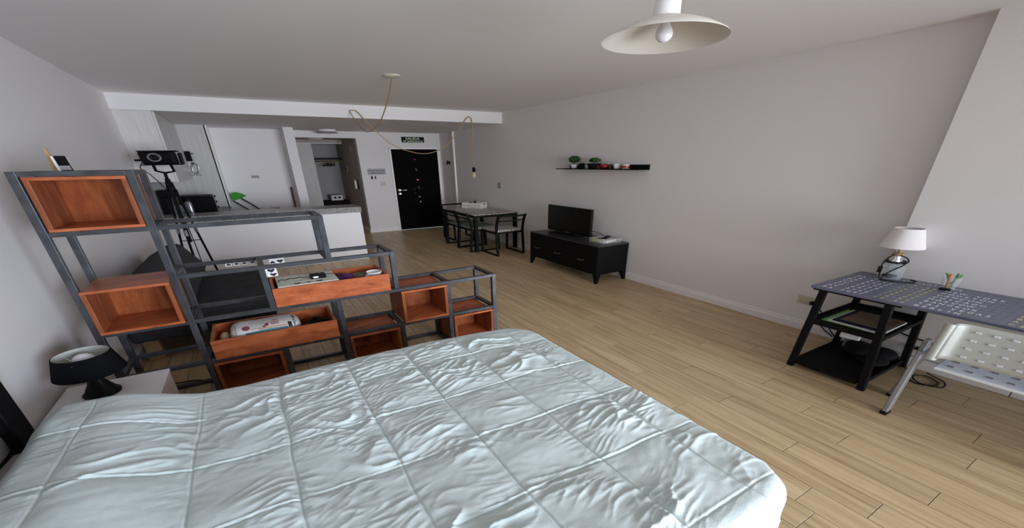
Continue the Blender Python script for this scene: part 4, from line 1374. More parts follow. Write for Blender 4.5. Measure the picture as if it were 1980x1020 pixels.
part(t, 'yoke', b, BLACKM)
part(t, 'power_lead', B().tube(bez([(hx - 0.13, hy, hz - 0.06), (hx - 0.15, hy, hz - 0.12), (hx - 0.10, hy, hz - 0.2), (hx - 0.02, hy + .01, hz - 0.45), (hx + .02, hy + 0.02, hz - 0.95), (hx + .02, hy + 0.03, 0.02)], 6), 0.004, 6), BLACKP)
part(t, 'centre_column', B().tube([(hx, hy, hz - 0.17), (hx, hy, 0.72)], 0.013, 8), BLACKM)
part(t, 'tripod_hub', B().lathe([(0.0, 1.48), (0.018, 1.48), (0.022, 1.50), (0.020, 1.53), (0.010, 1.55), (0, 1.55)], (hx, hy, 0), 12), BLACKM)
for (fx, fy_) in ((-0.70, 4.98), (-0.55, 4.52), (-0.43, 5.00)):
    d0 = np.array((hx + (fx - hx) * 0.12, hy + (fy_ - hy) * 0.12, 1.50))
    lg = part(t, 'leg', B().tube([d0, (fx, fy_, 0.012)], 0.010, 8), BLACKM)
    part(lg, 'leg_foot', B().ball((fx, fy_, 0.0125), (0.013, 0.013, 0.012), 8), BLACKP)
    m_ = d0 + (np.array((fx, fy_, 0.012)) - d0) * 0.52
    part(t, 'spreader', B().tube([(hx, hy, 0.74), m_], 0.005, 6), BLACKM)
    k_ = d0 + (np.array((fx, fy_, 0.012)) - d0) * 0.40
    part(lg, 'leg_clamp', B().tube([k_, k_ + (np.array((fx, fy_, 0.012)) - d0) * 0.05], 0.015, 8), SILVER)
single('floor_cable', B().tube(bez([(-0.62, 2.66, 0.012), (-0.50, 2.64, 0.008), (-0.40, 2.52, 0.008), (-0.33, 2.40, 0.008), (-0.40, 2.28, 0.008), (-0.55, 2.22, 0.008)], 6), 0.005, 6), BLACKP, 'black cable looping on the floor below the shelf frame', 'cable', (-0.45, 2.45, 0))

# ================================================================ SWAG PENDANT AND BIG LAMP
t = thing('swag_pendant', 'bare bulb pendant on a golden cord swagged over two hooks', 'pendant lamp', (1.144, 3.627, HC))
part(t, 'ceiling_rose', B().lathe([(0.0, -0.024), (0.030, -0.022), (0.062, -0.010), (0.064, -0.0005), (0, -0.0005)], (1.144, 3.627, HC), 28), IVORY)
pts = [(1.144, 3.627, 2.572), (1.170, 3.80, 2.48), (1.192, 4.0, 2.378), (1.225, 4.4, 2.224), (1.220, 4.70, 2.150), (1.213, 4.95, 2.150), (1.209, 5.25, 2.301), (1.207, 5.44, 2.455), (1.212, 5.487, 2.502), (1.250, 5.475, 2.508), (1.290, 5.47, 2.480),
       (1.424, 5.47, 2.255), (1.638, 5.47, 1.992), (1.882, 5.47, 1.872), (2.082, 5.47, 1.858), (2.297, 5.47, 1.974), (2.489, 5.47, 2.225), (2.608, 5.47, 2.437), (2.650, 5.475, 2.482), (2.680, 5.478, 2.480), (2.697, 5.47, 2.40), (2.694, 5.47, 2.10), (2.689, 5.47, 1.60)]
part(t, 'cord', B().tube(bez(pts, 6), 0.0058, 8), CORD)
part(t, 'bulb_holder', B().lathe([(0.0, 1.605), (0.010, 1.602), (0.020, 1.588), (0.022, 1.520), (0.016, 1.512), (0, 1.512)][::-1], (2.689, 5.47, 0), 16), BLACKM)
part(t, 'holder_switch', B().tube([(2.71, 5.47, 1.556), (2.732, 5.465, 1.556)], 0.005, 6), BLACKM)
part(t, 'clear_bulb', B().lathe([(0, 1.395), (0.018, 1.402), (0.028, 1.425), (0.026, 1.455), (0.016, 1.49), (0.014, 1.512), (0, 1.512)], (2.689, 5.47, 0), 20), glass('warm_bulb_glass', (0.95, 0.85, 0.65), 0.05, 0.25))
part(t, 'bulb_filament', B().tube(bez([(2.683, 5.47, 1.50), (2.677, 5.47, 1.43), (2.686, 5.47, 1.46), (2.692, 5.47, 1.425), (2.70, 5.47, 1.46), (2.695, 5.47, 1.50)], 3), 0.0015, 5), BRASS)
for hk in ((1.213, 2.516), (2.672, 2.488)):
    part(t, 'ceiling_hook', B().tube(bez([(hk[0], Y1 - 0.0005, hk[1] - 0.004), (hk[0], Y1 - 0.03, hk[1] - 0.012), (hk[0], Y1 - 0.045, hk[1] - 0.004), (hk[0], Y1 - 0.048, hk[1] + 0.012)], 4), 0.0035, 6), WHITEC)

t = thing('cone_pendant_lamp', 'wide white cone pendant lamp with a bulb hanging from the ceiling', 'pendant lamp', (1.2260, 1.122, HC))
LC = (1.2260, 1.122, 0)
b = B()
b.lathe([(0.1890, 2.200), (0.186, 2.206), (0.150, 2.233), (0.105, 2.258), (0.062, 2.276), (0.045, 2.283), (0.040, 2.284), (0.040, 2.279), (0.060, 2.271), (0.104, 2.252), (0.148, 2.228), (0.184, 2.2015), (0.1890, 2.200)], LC, 72)
part(t, 'lamp_shade', b, simple('cream_enamel', (0.66, 0.62, 0.56), 0.4))
part(t, 'lamp_neck', B().lathe([(0.0395, 2.2840), (0.0380, 2.345), (0.033, 2.362), (0.012, 2.372), (0, 2.372)], LC, 32), WHITEC)
part(t, 'lamp_cord', B().tube([(LC[0], LC[1], 2.368), (LC[0], LC[1], HC - 0.022)], 0.0035, 8), WHITEC)
part(t, 'ceiling_rose', B().lathe([(0, -0.030), (0.02, -0.028), (0.045, -0.012), (0.048, -0.0005), (0, -0.0005)], (LC[0], LC[1], HC), 24), WHITEC)
part(t, 'bulb', B().lathe([(0, 2.192), (0.014, 2.195), (0.024, 2.208), (0.0265, 2.222), (0.023, 2.240), (0.014, 2.258), (0.013, 2.279), (0, 2.279)], LC, 24), BULB)

# ================================================================ TV UNIT
t = thing('tv_cabinet', 'low black metal cabinet on tapered feet under the wall shelf', 'cabinet', (2.93, 3.56, 0))
x0, x1, y0, y1 = 2.738, 3.135, 2.968, 4.150
part(t, 'cabinet_body', B().box(x0, x1, y0, y1, 0.135, 0.548, 0.003), BLACKM, smooth=0)
part(t, 'cabinet_top', B().box(x0 - 0.004, x1, y0 - 0.004, y1 + 0.004, 0.5485, 0.566, 0.003), simple('black_satin_top', (0.030, 0.029, 0.031), 0.35), smooth=0)
w = (y1 - y0 - 0.012) / 3
for i in range(3):
    ya = y0 + 0.006 + i * w
    d = part(t, 'door', B().box(x0 - 0.007, x0 - 0.0003, ya + 0.002, ya + w - 0.002, 0.145, 0.542, 0.002), BLACKM, smooth=0)
    ym = ya + w * 0.60
    part(d, 'handle', B().tube(bez([(x0 - 0.008, ym - 0.05, 0.325), (x0 - 0.020, ym - 0.03, 0.318), (x0 - 0.022, ym + 0.03, 0.318), (x0 - 0.008, ym + 0.05, 0.325)], 4), 0.005, 6), SILVER)
    for zv in (0.225, 0.24, 0.255):
        part(d, 'vent_slot', B().box(x0 - 0.0078, x0 - 0.007, ya + w - 0.06, ya + w - 0.03, zv, zv + 0.006), SCREEN, smooth=0)
for xx, sx_ in ((x0, 1), (x1, -1)):
    for yy, sy_ in ((y0, 1), (y1, -1)):
        b = B()
        V = []
        for z_, k_ in ((0.001, 0.024), (0.135, 0.055)):
            V += [(xx, yy, z_), (xx + sx_ * k_, yy, z_), (xx + sx_ * k_, yy + sy_ * k_, z_), (xx, yy + sy_ * k_, z_)]
        F = [(0, 1, 2, 3), (4, 5, 6, 7), (0, 1, 5, 4), (1, 2, 6, 5), (2, 3, 7, 6), (3, 0, 4, 7)]
        cen = np.mean(np.array(V), 0)
        G2 = []
        for f_ in F:
            p_ = [np.array(V[i_]) for i_ in f_]
            n_ = np.cross(p_[1] - p_[0], p_[2] - p_[0])
            G2.append(f_ if np.dot(n_, sum(p_) / 4 - cen) > 0 else f_[::-1])
        b.add(V, G2)
        part(t, 'foot', b, BLACKM, smooth=0)
t = thing('television', 'flat black television standing on the low black cabinet', 'television', (2.95, 3.73, 0.567))
part(t, 'screen_frame', B().box(2.950, 2.985, 3.352, 4.106, 0.590, 1.006, 0.004), BLACKP)
part(t, 'screen', B().box(2.9485, 2.9500, 3.366, 4.092, 0.612, 0.992), SCREEN, smooth=0)
part(t, 'rear_shell', B().box(2.985, 3.02, 3.50, 3.95, 0.64, 0.92, 0.012), BLACKP)
part(t, 'stand_neck', B().box(2.965, 2.99, 3.66, 3.80, 0.575, 0.66, 0.003), BLACKP)
part(t, 'stand_base', B().box(2.870, 3.03, 3.50, 3.96, 0.5668, 0.578, 0.004), BLACKP)
part(t, 'maker_mark', B().box(2.9480, 2.9495, 3.70, 3.76, 0.598, 0.604), GREYP, smooth=0)
part(t, 'power_cable', B().tube(bez([(3.02, 3.45, 0.66), (3.03, 3.33, 0.665), (3.04, 3.24, 0.63), (3.05, 3.20, 0.573)], 6), 0.004, 6), BLACKP)
t = thing('clear_tray', 'clear plastic tub full of odds and ends on the black cabinet', 'tub', (2.97, 3.13, 0.567))
b = B()
ta, tb_, td, te = 2.850, 3.095, 3.035, 3.235
b.box(ta, tb_, td, te, 0.5672, 0.570)
for bx_ in ((ta, ta + .003, td, te), (tb_ - .003, tb_, td, te), (ta, tb_, td, td + .003), (ta, tb_, te - .003, te)):
    b.box(bx_[0], bx_[1], bx_[2], bx_[3], 0.570, 0.622)
part(t, 'tub_wall', b, PLASTC, smooth=0)
b = B()
for bx_ in ((ta - .006, ta + .004, td - .006, te + .006), (tb_ - .004, tb_ + .006, td - .006, te + .006), (ta, tb_, td - .006, td + .004), (ta, tb_, te - .004, te + .006)):
    b.box(bx_[0], bx_[1], bx_[2], bx_[3], 0.622, 0.626)
part(t, 'tub_rim', b, FROST, smooth=0)
single('folded_papers', B().hull6((2.965, 3.10, 0.592), (0.085, 0.02, 0), (-0.012, 0.05, 0), (0, 0, 0.018), 0.003), PAPER, 'white folded papers in the clear tub', 'paper', (2.965, 3.10, 0.57))
single('snack_packet', B().hull6((2.885, 3.165, 0.594), (0.024, 0.01, 0), (-0.01, 0.05, 0), (0, 0, 0.020), 0.006), PRINTY, 'yellow packet at the left end of the clear tub', 'packet', (2.885, 3.165, 0.57))
single('remote_control', B().hull6((3.01, 3.17, 0.615), (0.065, 0.035, 0.006), (-0.012, 0.022, 0), (0, 0, 0.009), 0.004), BLACKP, 'black remote control lying across the clear tub', 'remote', (3.01, 3.17, 0.60))

# ================================================================ WALL SHELF
t = thing('picture_ledge', 'long black wall shelf with a low back lip above the television', 'shelf', (3.08, 3.46, 1.57))
part(t, 'ledge_board', B().box(3.020, XR - 0.0006, 2.852, 4.080, 1.570, 1.582, 0.001), BLACKM, smooth=0)
part(t, 'back_lip', B().box(XR - 0.014, XR - 0.0006, 2.852, 3.99, 1.582, 1.636, 0.001), BLACKM, smooth=0)
ZW = 1.5825


def leaf_ball(c, r, n, size, seed, flat=1.0):
    rn = random.Random(seed)
    b = B()
    b.ball(c, (r * 0.78, r * 0.78, r * 0.78 * flat), 12)
    for _ in range(n):
        d = unit((rn.gauss(0, 1), rn.gauss(0, 1), rn.gauss(0, 1) * 0.9))
        p = np.array(c) + d * np.array((r, r, r * flat)) * rn.uniform(0.78, 1.0)
        a = unit(np.cross(d, (rn.random(), rn.random(), rn.random())))
        e_ = unit(np.cross(d, a) + d * rn.uniform(-.4, .8))
        s_ = size * rn.uniform(0.7, 1.2)
        b.add([p - a * s_ * 0.5, p + e_ * s_, p + a * s_ * 0.5, p - e_ * s_ * 0.4], [(0, 1, 2, 3)])
    return b


t = thing('topiary_plant', 'round clipped green plant in a white pot on the wall shelf', 'plant', (3.085, 3.836, ZW))
part(t, 'pot', B().lathe([(0.024, 0), (0.033, 0.005), (0.040, 0.055), (0.036, 0.056), (0.030, 0.010), (0, 0.010)], (3.085, 3.836, ZW), 20), WHITEC)
part(t, 'soil', B().lathe([(0.0, 0.040), (0.036, 0.041), (0.036, 0.046), (0, 0.048)], (3.085, 3.836, ZW), 14), BROWNS)
part(t, 'stem', B().tube([(3.085, 3.836, ZW + 0.046), (3.085, 3.836, ZW + 0.10)], 0.005, 6), BROWNS)
part(t, 'foliage', leaf_ball((3.085, 3.840, ZW + 0.135), 0.062, 420, 0.014, 3, 0.82), GREEND, kind='stuff', smooth=0)
t = thing('bushy_plant', 'loose green plant in a square black pot on the wall shelf', 'plant', (3.085, 3.518, ZW))
b = B()
V = []
for z_, k_ in ((0.0, 0.040), (0.074, 0.050)):
    V += [(3.085 - k_, 3.520 - k_, ZW + z_), (3.085 + k_, 3.520 - k_, ZW + z_), (3.085 + k_, 3.520 + k_, ZW + z_), (3.085 - k_, 3.520 + k_, ZW + z_)]
b.add(V, [(3, 2, 1, 0), (4, 5, 6, 7), (0, 1, 5, 4), (1, 2, 6, 5), (2, 3, 7, 6), (3, 0, 4, 7)])
part(t, 'pot', b, BLACKP, smooth=0)
b = leaf_ball((3.085, 3.512, ZW + 0.120), 0.048, 160, 0.024, 5, 0.62)
bb = leaf_ball((3.085, 3.555, ZW + 0.115), 0.030, 80, 0.022, 6, 0.6)
b.add(bb.v, bb.f)
bb = leaf_ball((3.085, 3.470, ZW + 0.117), 0.028, 80, 0.022, 8, 0.6)
b.add(bb.v, bb.f)
b.tube([(3.085, 3.518, ZW + 0.074), (3.085, 3.512, ZW + 0.11)], 0.006, 6)
part(t, 'foliage', b, GREEN, kind='stuff', smooth=0)
single('round_box', B().prism([(0.058 * math.cos(a), 0.058 * math.sin(a) * 1.35) for a in np.linspace(0, math.pi, 24)], (3.075, 3.713, ZW), Y_, Z_, (0.035, 0, 0)), BLACKP, 'black half round clock shape between the two shelf plants', 'ornament', (3.09, 3.713, ZW))
t = thing('patterned_cup', 'small white cup with a dark print on the wall shelf', 'cup', (3.08, 3.610, ZW))
part(t, 'cup_body', B().lathe([(0.024, 0), (0.029, 0.004), (0.031, 0.048), (0.028, 0.048), (0.026, 0.008), (0, 0.007)], (3.08, 3.610, ZW), 20), WHITEC)
part(t, 'cup_print', B().box(3.047, 3.0485, 3.598, 3.622, ZW + 0.015, ZW + 0.034), PRINTD, smooth=0)
single('maroon_tin', B().box(3.060, 3.110, 3.395, 3.462, ZW, ZW + 0.050, 0.004), MAROON, 'small dark red tin beside the square black pot', 'tin', (3.085, 3.43, ZW))
b = B().ball((3.075, 3.345, ZW + 0.0345), (0.036, 0.038, 0.0345), 20)
t = single('red_ornament', b, REDM, 'glossy red ball ornament on the wall shelf', 'ornament', (3.075, 3.345, ZW))
part(t, 'ornament_stem', B().tube([(3.075, 3.345, ZW + 0.067), (3.075, 3.340, ZW + 0.078)], 0.003, 5), BROWNS)
single('green_bottle', B().lathe([(0.018, 0), (0.020, 0.03), (0.012, 0.05), (0.010, 0.066), (0, 0.067)], (3.10, 3.292, ZW), 14), simple('bottle_green', (0.05, 0.14, 0.07), 0.25), 'small green bottle right of the red ball', 'bottle', (3.10, 3.292, ZW))
single('black_card_box', B().box(3.085, 3.135, 3.232, 3.278, ZW, ZW + 0.042, 0.003), BLACKP, 'small black box left of the white shelf cup', 'box', (3.11, 3.255, ZW))
single('white_shelf_cup', B().lathe([(0.030, 0), (0.036, 0.004), (0.042, 0.066), (0.038, 0.066), (0.032, 0.008), (0, 0.007)], (3.075, 3.175, ZW), 22), WHITEC, 'plain white cup on the right part of the wall shelf', 'cup', (3.075, 3.175, ZW))
t = thing('red_white_cup', 'red and white striped cup near the right end of the wall shelf', 'cup', (3.075, 3.07, ZW))
part(t, 'cup_body', B().lathe([(0.030, 0), (0.036, 0.004), (0.038, 0.062), (0.034, 0.062), (0.032, 0.008), (0, 0.007)], (3.075, 3.070, ZW), 22), FROST)
part(t, 'red_band', B().lathe([(0.0372, 0.012), (0.0385, 0.040), (0.0365, 0.040), (0.0362, 0.012), (0.0372, 0.012)], (3.075, 3.070, ZW), 22), REDM)

# ================================================================ DINING SET
t = thing('dining_table', 'black dining table with a mottled grey printed top by the long wall', 'table', (2.80, 5.62, 0))
tx0, tx1, ty0, ty1, tz = 2.472, 3.132, 5.085, 6.150, 0.738
part(t, 'table_top', B().box(tx0, tx1, ty0, ty1, tz - 0.014, tz, 0.002), MARB, smooth=0)
b = B()
b.box(tx0, tx1, ty0, ty0 + 0.03, tz - 0.060, tz - 0.0145)
b.box(tx0, tx1, ty1 - 0.03, ty1, tz - 0.060, tz - 0.0145)
b.box(tx0, tx0 + 0.03, ty0 + 0.03, ty1 - 0.03, tz - 0.060, tz - 0.0145)
b.box(tx1 - 0.03, tx1, ty0 + 0.03, ty1 - 0.03, tz - 0.060, tz - 0.0145)
part(t, 'apron', b, BLACKM, smooth=0)
for xx in (tx0, tx1 - 0.048):
    for yy in (ty0, ty1 - 0.048):
        part(t, 'leg', B().box(xx, xx + 0.048, yy, yy + 0.048, 0.001, tz - 0.060, 0.003), BLACKM, smooth=0)


def chair(label, cx, cy, ang, cush):
    c_, s_ = round(math.cos(ang)), round(math.sin(ang))

    def R(p):
        a, f, z = p                                # a: sideways, f: forward
        return (cx + a * c_ - f * s_, cy + a * s_ + f * c_, z)
    t = thing('dining_chair', label, 'chair', (cx, cy, 0), 'black dining chairs round the table')
    hw, fr, bk_ = 0.195, 0.215, -0.215
    for a in (-hw, hw):
        part(t, 'leg', B().bar(R((a, fr, 0.016)), R((a, fr - 0.015, 0.430)), 0.024, 0.024, up=(1, 0, 0)), BLACKM, smooth=0)
        part(t, 'leg', B().bar(R((a, bk_ - 0.010, 0.016)), R((a, bk_ + 0.02, 0.455)), 0.024, 0.026, up=(1, 0, 0)), BLACKM, smooth=0)
        b = B()
        pp = [(a, bk_ + 0.02, 0.455), (a, bk_ + 0.012, 0.56), (a, bk_ - 0.015, 0.68), (a, bk_ - 0.052, 0.775)]
        for i in range(3):
            b.bar(R(pp[i]), R(pp[i + 1]), 0.024, 0.030, up=(1, 0, 0))
        part(t, 'back_post', b, BLACKM, smooth=0)
        part(t, 'floor_runner', B().bar(R((a, bk_ - 0.02, 0.0135)), R((a, fr + 0.01, 0.0135)), 0.024, 0.024), BLACKM, smooth=0)
    for (f_, z_) in ((bk_ - 0.045, 0.757), (bk_ - 0.012, 0.665)):
        b = B()
        k = [R((a, f_ - 0.018 * (1 - (a / hw) ** 2), z_)) for a in np.linspace(-hw, hw, 7)]
        for i in range(6):
            b.bar(k[i], k[i + 1], 0.016, 0.030 if z_ > 0.7 else 0.022)
        part(t, 'back_rail', b, BLACKM, smooth=0)
    b = B()
    for (p_, q_) in (((-hw, fr - .02, .435), (hw, fr - .02, .435)), ((-hw, bk_ + .02, .435), (hw, bk_ + .02, .435)), ((-hw, fr - .02, .435), (-hw, bk_ + .02, .435)), ((hw, fr - .02, .435), (hw, bk_ + .02, .435))):
        b.bar(R(p_), R(q_), 0.024, 0.024)
    part(t, 'seat_frame', b, BLACKM, smooth=0)
    p0, p1 = R((-hw, bk_ + 0.03, 0)), R((hw, fr, 0))
    xa, xb = sorted((p0[0], p1[0]))
    ya, yb = sorted((p0[1], p1[1]))
    cu_ = thing('seat_cushion', label.split(' dining')[0].replace('black', 'woven', 1) + ' seat cushion', 'cushion', (cx, cy, 0.448)) if False else None
    b = B()
    b.box(xa + .004, xb - .004, ya + .004, yb - .004, 0.448, 0.490, 0.014)
    part(t, 'seat_cushion', b, cush, 'woven patterned cushion', o=(cx, cy, 0.448))
    return t


chair('black dining chair at the near table end with a black and white cushion', 2.782, 4.903, 0.0, CUSHBW)
chair('black dining chair with a green cushion at the table side, nearer one', 2.640, 5.318, -math.pi / 2, CUSHGR)
chair('black dining chair with a green cushion at the table side, nearer the door', 2.645, 5.748, -math.pi / 2, CUSHGR)
chair('black dining chair at the far table end behind the white crate', 2.820, 6.330, math.pi, CUSHBW)

# white crate on the table
t = thing('table_crate', 'white wooden crate with grey lettering on the dining table', 'crate', (2.90, 5.93, tz))
A0, A1 = np.array((2.747, 6.060, tz)), np.array((2.929, 5.785, tz))
du = A1 - A0
dv = np.array((0.161, 0.107, 0))
hz_ = 0.118
nu_, nv_ = unit(du), unit(dv)
th = 0.010


def slab(p, q, thick, z0_, z1_, inward):
    p, q = np.array(p), np.array(q)
    m_ = (p + q) / 2 + inward * thick / 2
    return B().hull6((m_[0], m_[1], (z0_ + z1_) / 2), (q - p) / 2, inward * thick / 2, (0, 0, (z1_ - z0_) / 2), 0.001)


part(t, 'long_side', slab(A0, A1, th, tz + .0006, tz + hz_, nv_), PAPER, smooth=0)
part(t, 'long_side', slab(A0 + dv, A1 + dv, th, tz + .0006, tz + hz_, -nv_), PAPER, smooth=0)
part(t, 'short_side', slab(A1 + nv_ * th, A1 + dv - nv_ * th, th, tz + .0006, tz + hz_, -nu_), PAPER, smooth=0)
part(t, 'short_side', slab(A0 + nv_ * th, A0 + dv - nv_ * th, th, tz + .0006, tz + hz_, nu_), PAPER, smooth=0)
cb = B().hull6(tuple((A0 + A1 + dv + dv * 0) / 2 + np.array((0, 0, 0.005))), du * 0.46, dv * 0.46, (0, 0, 0.004))
part(t, 'crate_bottom', cb, PAPER, smooth=0)
no_ = np.array((-dv[0], -dv[1], 0))
b = B()
on = A0 + du * 0.5 - nv_ * 0.0006
b.text('LA BOUTIQUE', tuple(on + np.array((0, 0, 0.048))), nu_, Z_, 0.038, align='CENTER', sx=1.15)
b.text('DU JARDIN', tuple(on + np.array((0, 0, 0.020))), nu_, Z_, 0.020, align='CENTER', sx=1.2)
part(t, 'lettering', b, PRINTP, smooth=0, kind='stuff')
hh = A1 + dv * 0.55 + nu_ * 0.0006
part(t, 'hand_hole', B().prism([(-.034, -.009), (.034, -.009), (.040, 0), (.034, .009), (-.034, .009), (-.040, 0)], tuple(hh + np.array((0, 0, 0.088))), nv_, Z_, nu_ * 0.0006), PRINTD, smooth=0)
for k_, (s1, s2, h_, lb, mt) in enumerate(((0.30, 0.5, 0.135, 'dark bottle top showing over the left of the white crate', BLACKP), (0.55, 0.45, 0.150, 'black pump bottle showing over the middle of the white crate', BLACKP))):
    p = A0 + du * s1 + dv * s2
    t = thing('condiment_bottle', lb, 'bottle', (p[0], p[1], tz + 0.01))
    part(t, 'bottle_body', B().lathe([(0.020, 0.0105), (0.022, 0.02), (0.022, h_ * 0.8), (0.012, h_ * 0.92), (0, h_ * 0.92)], (p[0], p[1], tz), 14), mt)
    part(t, 'bottle_cap', B().lathe([(0.010, h_ * 0.92), (0.010, h_), (0, h_)], (p[0], p[1], tz), 10), mt)
    if k_ == 1:
        part(t, 'pump', B().tube([(p[0], p[1], tz + h_), (p[0], p[1], tz + h_ + 0.04), (p[0] + 0.012, p[1] - .01, tz + h_ + 0.03)], 0.003, 5), mt)

# ================================================================ DESK
DZ = 0.745
t = thing('trestle_desk', 'desk with a dark departure board printed top on black shelf trestles', 'desk', (2.78, 0.4, 0))
dk = t
dx0, dx1, dy0, dy1 = 2.486, 3.066, -0.56, 1.012
part(dk, 'desk_top', B().box(dx0, dx1, dy0, dy1, DZ - 0.019, DZ, 0.0015), [TAPE], smooth=0)
b = B()
k = 0
while dy1 - 0.02 - k * 0.0277 > dy0 + 0.02:
    yy = dy1 - 0.032 - k * 0.0277
    b.box(dx0 + 0.012, dx1 - 0.05, yy - 0.0006, yy + 0.0006, DZ, DZ + 0.0002)
    k += 1
for i in range(10):
    xx = 2.500 + i * 0.0565
    b.box(xx - 0.0008, xx + 0.0008, dy0 + 0.01, dy1 - 0.012, DZ, DZ + 0.0002)
part(dk, 'flap_grid_print', b, simple('flap_lines', (0.045, 0.047, 0.075), 0.5), kind='stuff', smooth=0)
rows = [('BA', '2047', '14', '35', 'BERLIN', 'C4'), ('AV', '3120', '14', '50', 'LAS VEGAS', 'A7'), ('TG', '0911', '15', '05', 'BANGKOK', 'B2'), ('SU', '2550', '15', '20', 'MOSCOW', 'Z1'),
        ('CX', '8106', '16', '10', 'CHICAGO', 'D3'), ('MX', '0420', '16', '25', 'CANCUN', 'C1'), ('IB', '6252', '17', '00', 'HOUSTON', 'A9'), ('DL', '0103', '17', '45', 'NEW YORK', 'B6')]
bw, by = B(), B()
NU, NV = (0, -1, 0), (1, 0, 0)


def put(bb, ch, y, x):
    if ch != ' ':
        bb.text(ch, (x, y, DZ), NU, NV, 0.047, lift=0.0005, bold=0.0006, align='CENTER', sx=0.62)


for i, (c1, c2, h1, h2, city, gate) in enumerate(rows):
    x = 2.508 + i * 0.0565
    for j, ch in enumerate(c1):
        put(bw, ch, 0.962 - j * 0.0277, x)
    for j, ch in enumerate(c2):
        put(bw, ch, 0.879 - j * 0.0277, x)
    for j, ch in enumerate(h1):
        put(by, ch, 0.738 - j * 0.0277, x)
    for j, ch in enumerate(h2):
        put(by, ch, 0.658 - j * 0.0277, x)
    bw.box(x + 0.012, x + 0.016, 0.6835, 0.6855, DZ, DZ + 0.0006)
    for j, ch in enumerate(city):
        put(bw, ch, 0.578 - j * 0.0277, x)
    for j, ch in enumerate(gate):
        put(by, ch, 0.276 - j * 0.0277, x)
bw.text('FIRST DEPARTURES', (2.985, 0.90, DZ), NU, NV, 0.052, lift=0.0005, sx=0.80)
part(dk, 'white_lettering', bw, PRINTW, smooth=0, kind='stuff')
part(dk, 'yellow_lettering', by, PRINTY, smooth=0, kind='stuff')
LGS = {}
for (yy, tip) in ((0.972, 1), (0.648, -1), (-0.185, 1), (-0.505, -1)):
    for xx in (2.512, 3.030):
        part(dk, 'leg', B().bar((xx, yy + tip * 0.016, 0.001), (xx, yy - tip * 0.018, DZ - 0.0335), 0.030, 0.034, up=(0, 1, 0), bev=0.002), BLACKW, smooth=0)
for (ya, yb) in ((0.630, 0.990), (-0.525, -0.165)):
    for xx in (2.512, 3.030):
        part(dk, 'top_rail', B().box(xx - 0.016, xx + 0.016, ya - 0.01, yb + 0.01, DZ - 0.033, DZ - 0.0195), BLACKW, smooth=0)
    for (z_, nm) in ((0.045, 'low'), (0.435, 'mid')):
        k_ = 0.008 if z_ < 0.2 else 0.0
        part(dk, 'trestle_shelf', B().box(2.515, 3.028, ya + 0.012, yb - 0.012, z_, z_ + 0.012), BLACKW, smooth=0)
        b = B()
        b.box(2.500, 2.514, ya + 0.030, yb - 0.030, z_ - 0.008, z_ + 0.030)
        b.box(3.029, 3.043, ya + 0.030, yb - 0.030, z_ - 0.008, z_ + 0.030)
        b.box(2.520, 3.020, ya + 0.004, ya + 0.012, z_ - 0.006, z_ + 0.026)
        b.box(2.520, 3.020, yb - 0.012, yb - 0.004, z_ - 0.006, z_ + 0.026)
        part(dk, 'shelf_rim', b, BLACKW, smooth=0)
# notebook pile on the middle shelf
zs = 0.4475
single('green_folder', B().box(2.560, 2.860, 0.660, 0.935, zs, zs + 0.010, 0.002), GREENB, 'green folder under the papers on the desk trestle shelf', 'folder', (2.7, 0.8, zs))
single('paper_stack', B().box(2.552, 2.850, 0.655, 0.905, zs + 0.0105, zs + 0.024, 0.001), PAPER, 'white paper stack on the green folder', 'paper', (2.7, 0.78, zs + 0.0105))
t = thing('notebook', 'brown covered notebook topmost on the desk trestle shelf', 'notebook', (2.70, 0.77, zs + 0.0245))
part(t, 'notebook_pages', B().box(2.560, 2.835, 0.660, 0.885, zs + 0.0245, zs + 0.034), NAVY, smooth=0)
part(t, 'notebook_cover', B().box(2.588, 2.832, 0.662, 0.862, zs + 0.0342, zs + 0.037, 0.0008), BROWNC, smooth=0)
# things on the low shelf
b = B()
for (px, py, r, f) in ((2.90, 0.80, 0.11, 0.5), (2.95, 0.72, 0.085, 0.55), (2.83, 0.72, 0.09, 0.4), (2.96, 0.85, 0.07, 0.7)):
    b.ball((px, py, 0.058 + r * f), (r, r * 0.85, r * f), 14)
single('black_bag', b, simple('black_nylon', (0.007, 0.007, 0.008), 0.8, spec=0.15, bump=0.8, bscale=40), 'crumpled black fabric bag on the lowest trestle shelf', 'bag', (2.9, 0.78, 0.058))
t = thing('wifi_router', 'white plastic router behind the black bag under the desk', 'router', (3.00, 0.90, 0.06))
part(t, 'router_body', B().hull6((2.975, 0.905, 0.185), (0.045, 0.01, 0.01), (-0.01, 0.050, 0), (0, 0, 0.020), 0.008), WHITEC)
part(t, 'router_stand', B().box(2.955, 2.995, 0.885, 0.925, 0.0575, 0.168, 0.004), GREYP)
single('desk_cable', B().tube(bez([(3.140, 1.20, 0.30), (3.10, 1.12, 0.22), (3.07, 1.05, 0.12), (3.06, 0.98, 0.05), (3.055, 0.90, 0.012), (3.05, 0.70, 0.012), (2.98, 0.58, 0.008), (2.86, 0.55, 0.008), (2.84, 0.48, 0.008), (2.92, 0.44, 0.008), (2.98, 0.50, 0.008), (2.93, 0.55, 0.008), (2.85, 0.50, 0.0085), (2.88, 0.42, 0.008), (2.97, 0.43, 0.0085), (3.03, 0.52, 0.010)], 6), 0.0042, 6), BLACKP, 'thin dark cable coiled on the floor under the desk', 'cable', (3.0, 0.6, 0))
t = thing('black_power_strip', 'black cable run drooping behind the desk trestle', 'cable', (3.05, 0.5, 0.3))
part(t, 'cable', B().tube(bez([(3.05, 0.76, 0.30), (3.062, 0.68, 0.27), (3.060, 0.55, 0.25), (3.058, 0.40, 0.22), (3.056, 0.2, 0.26)], 6), 0.006, 6), BLACKP)
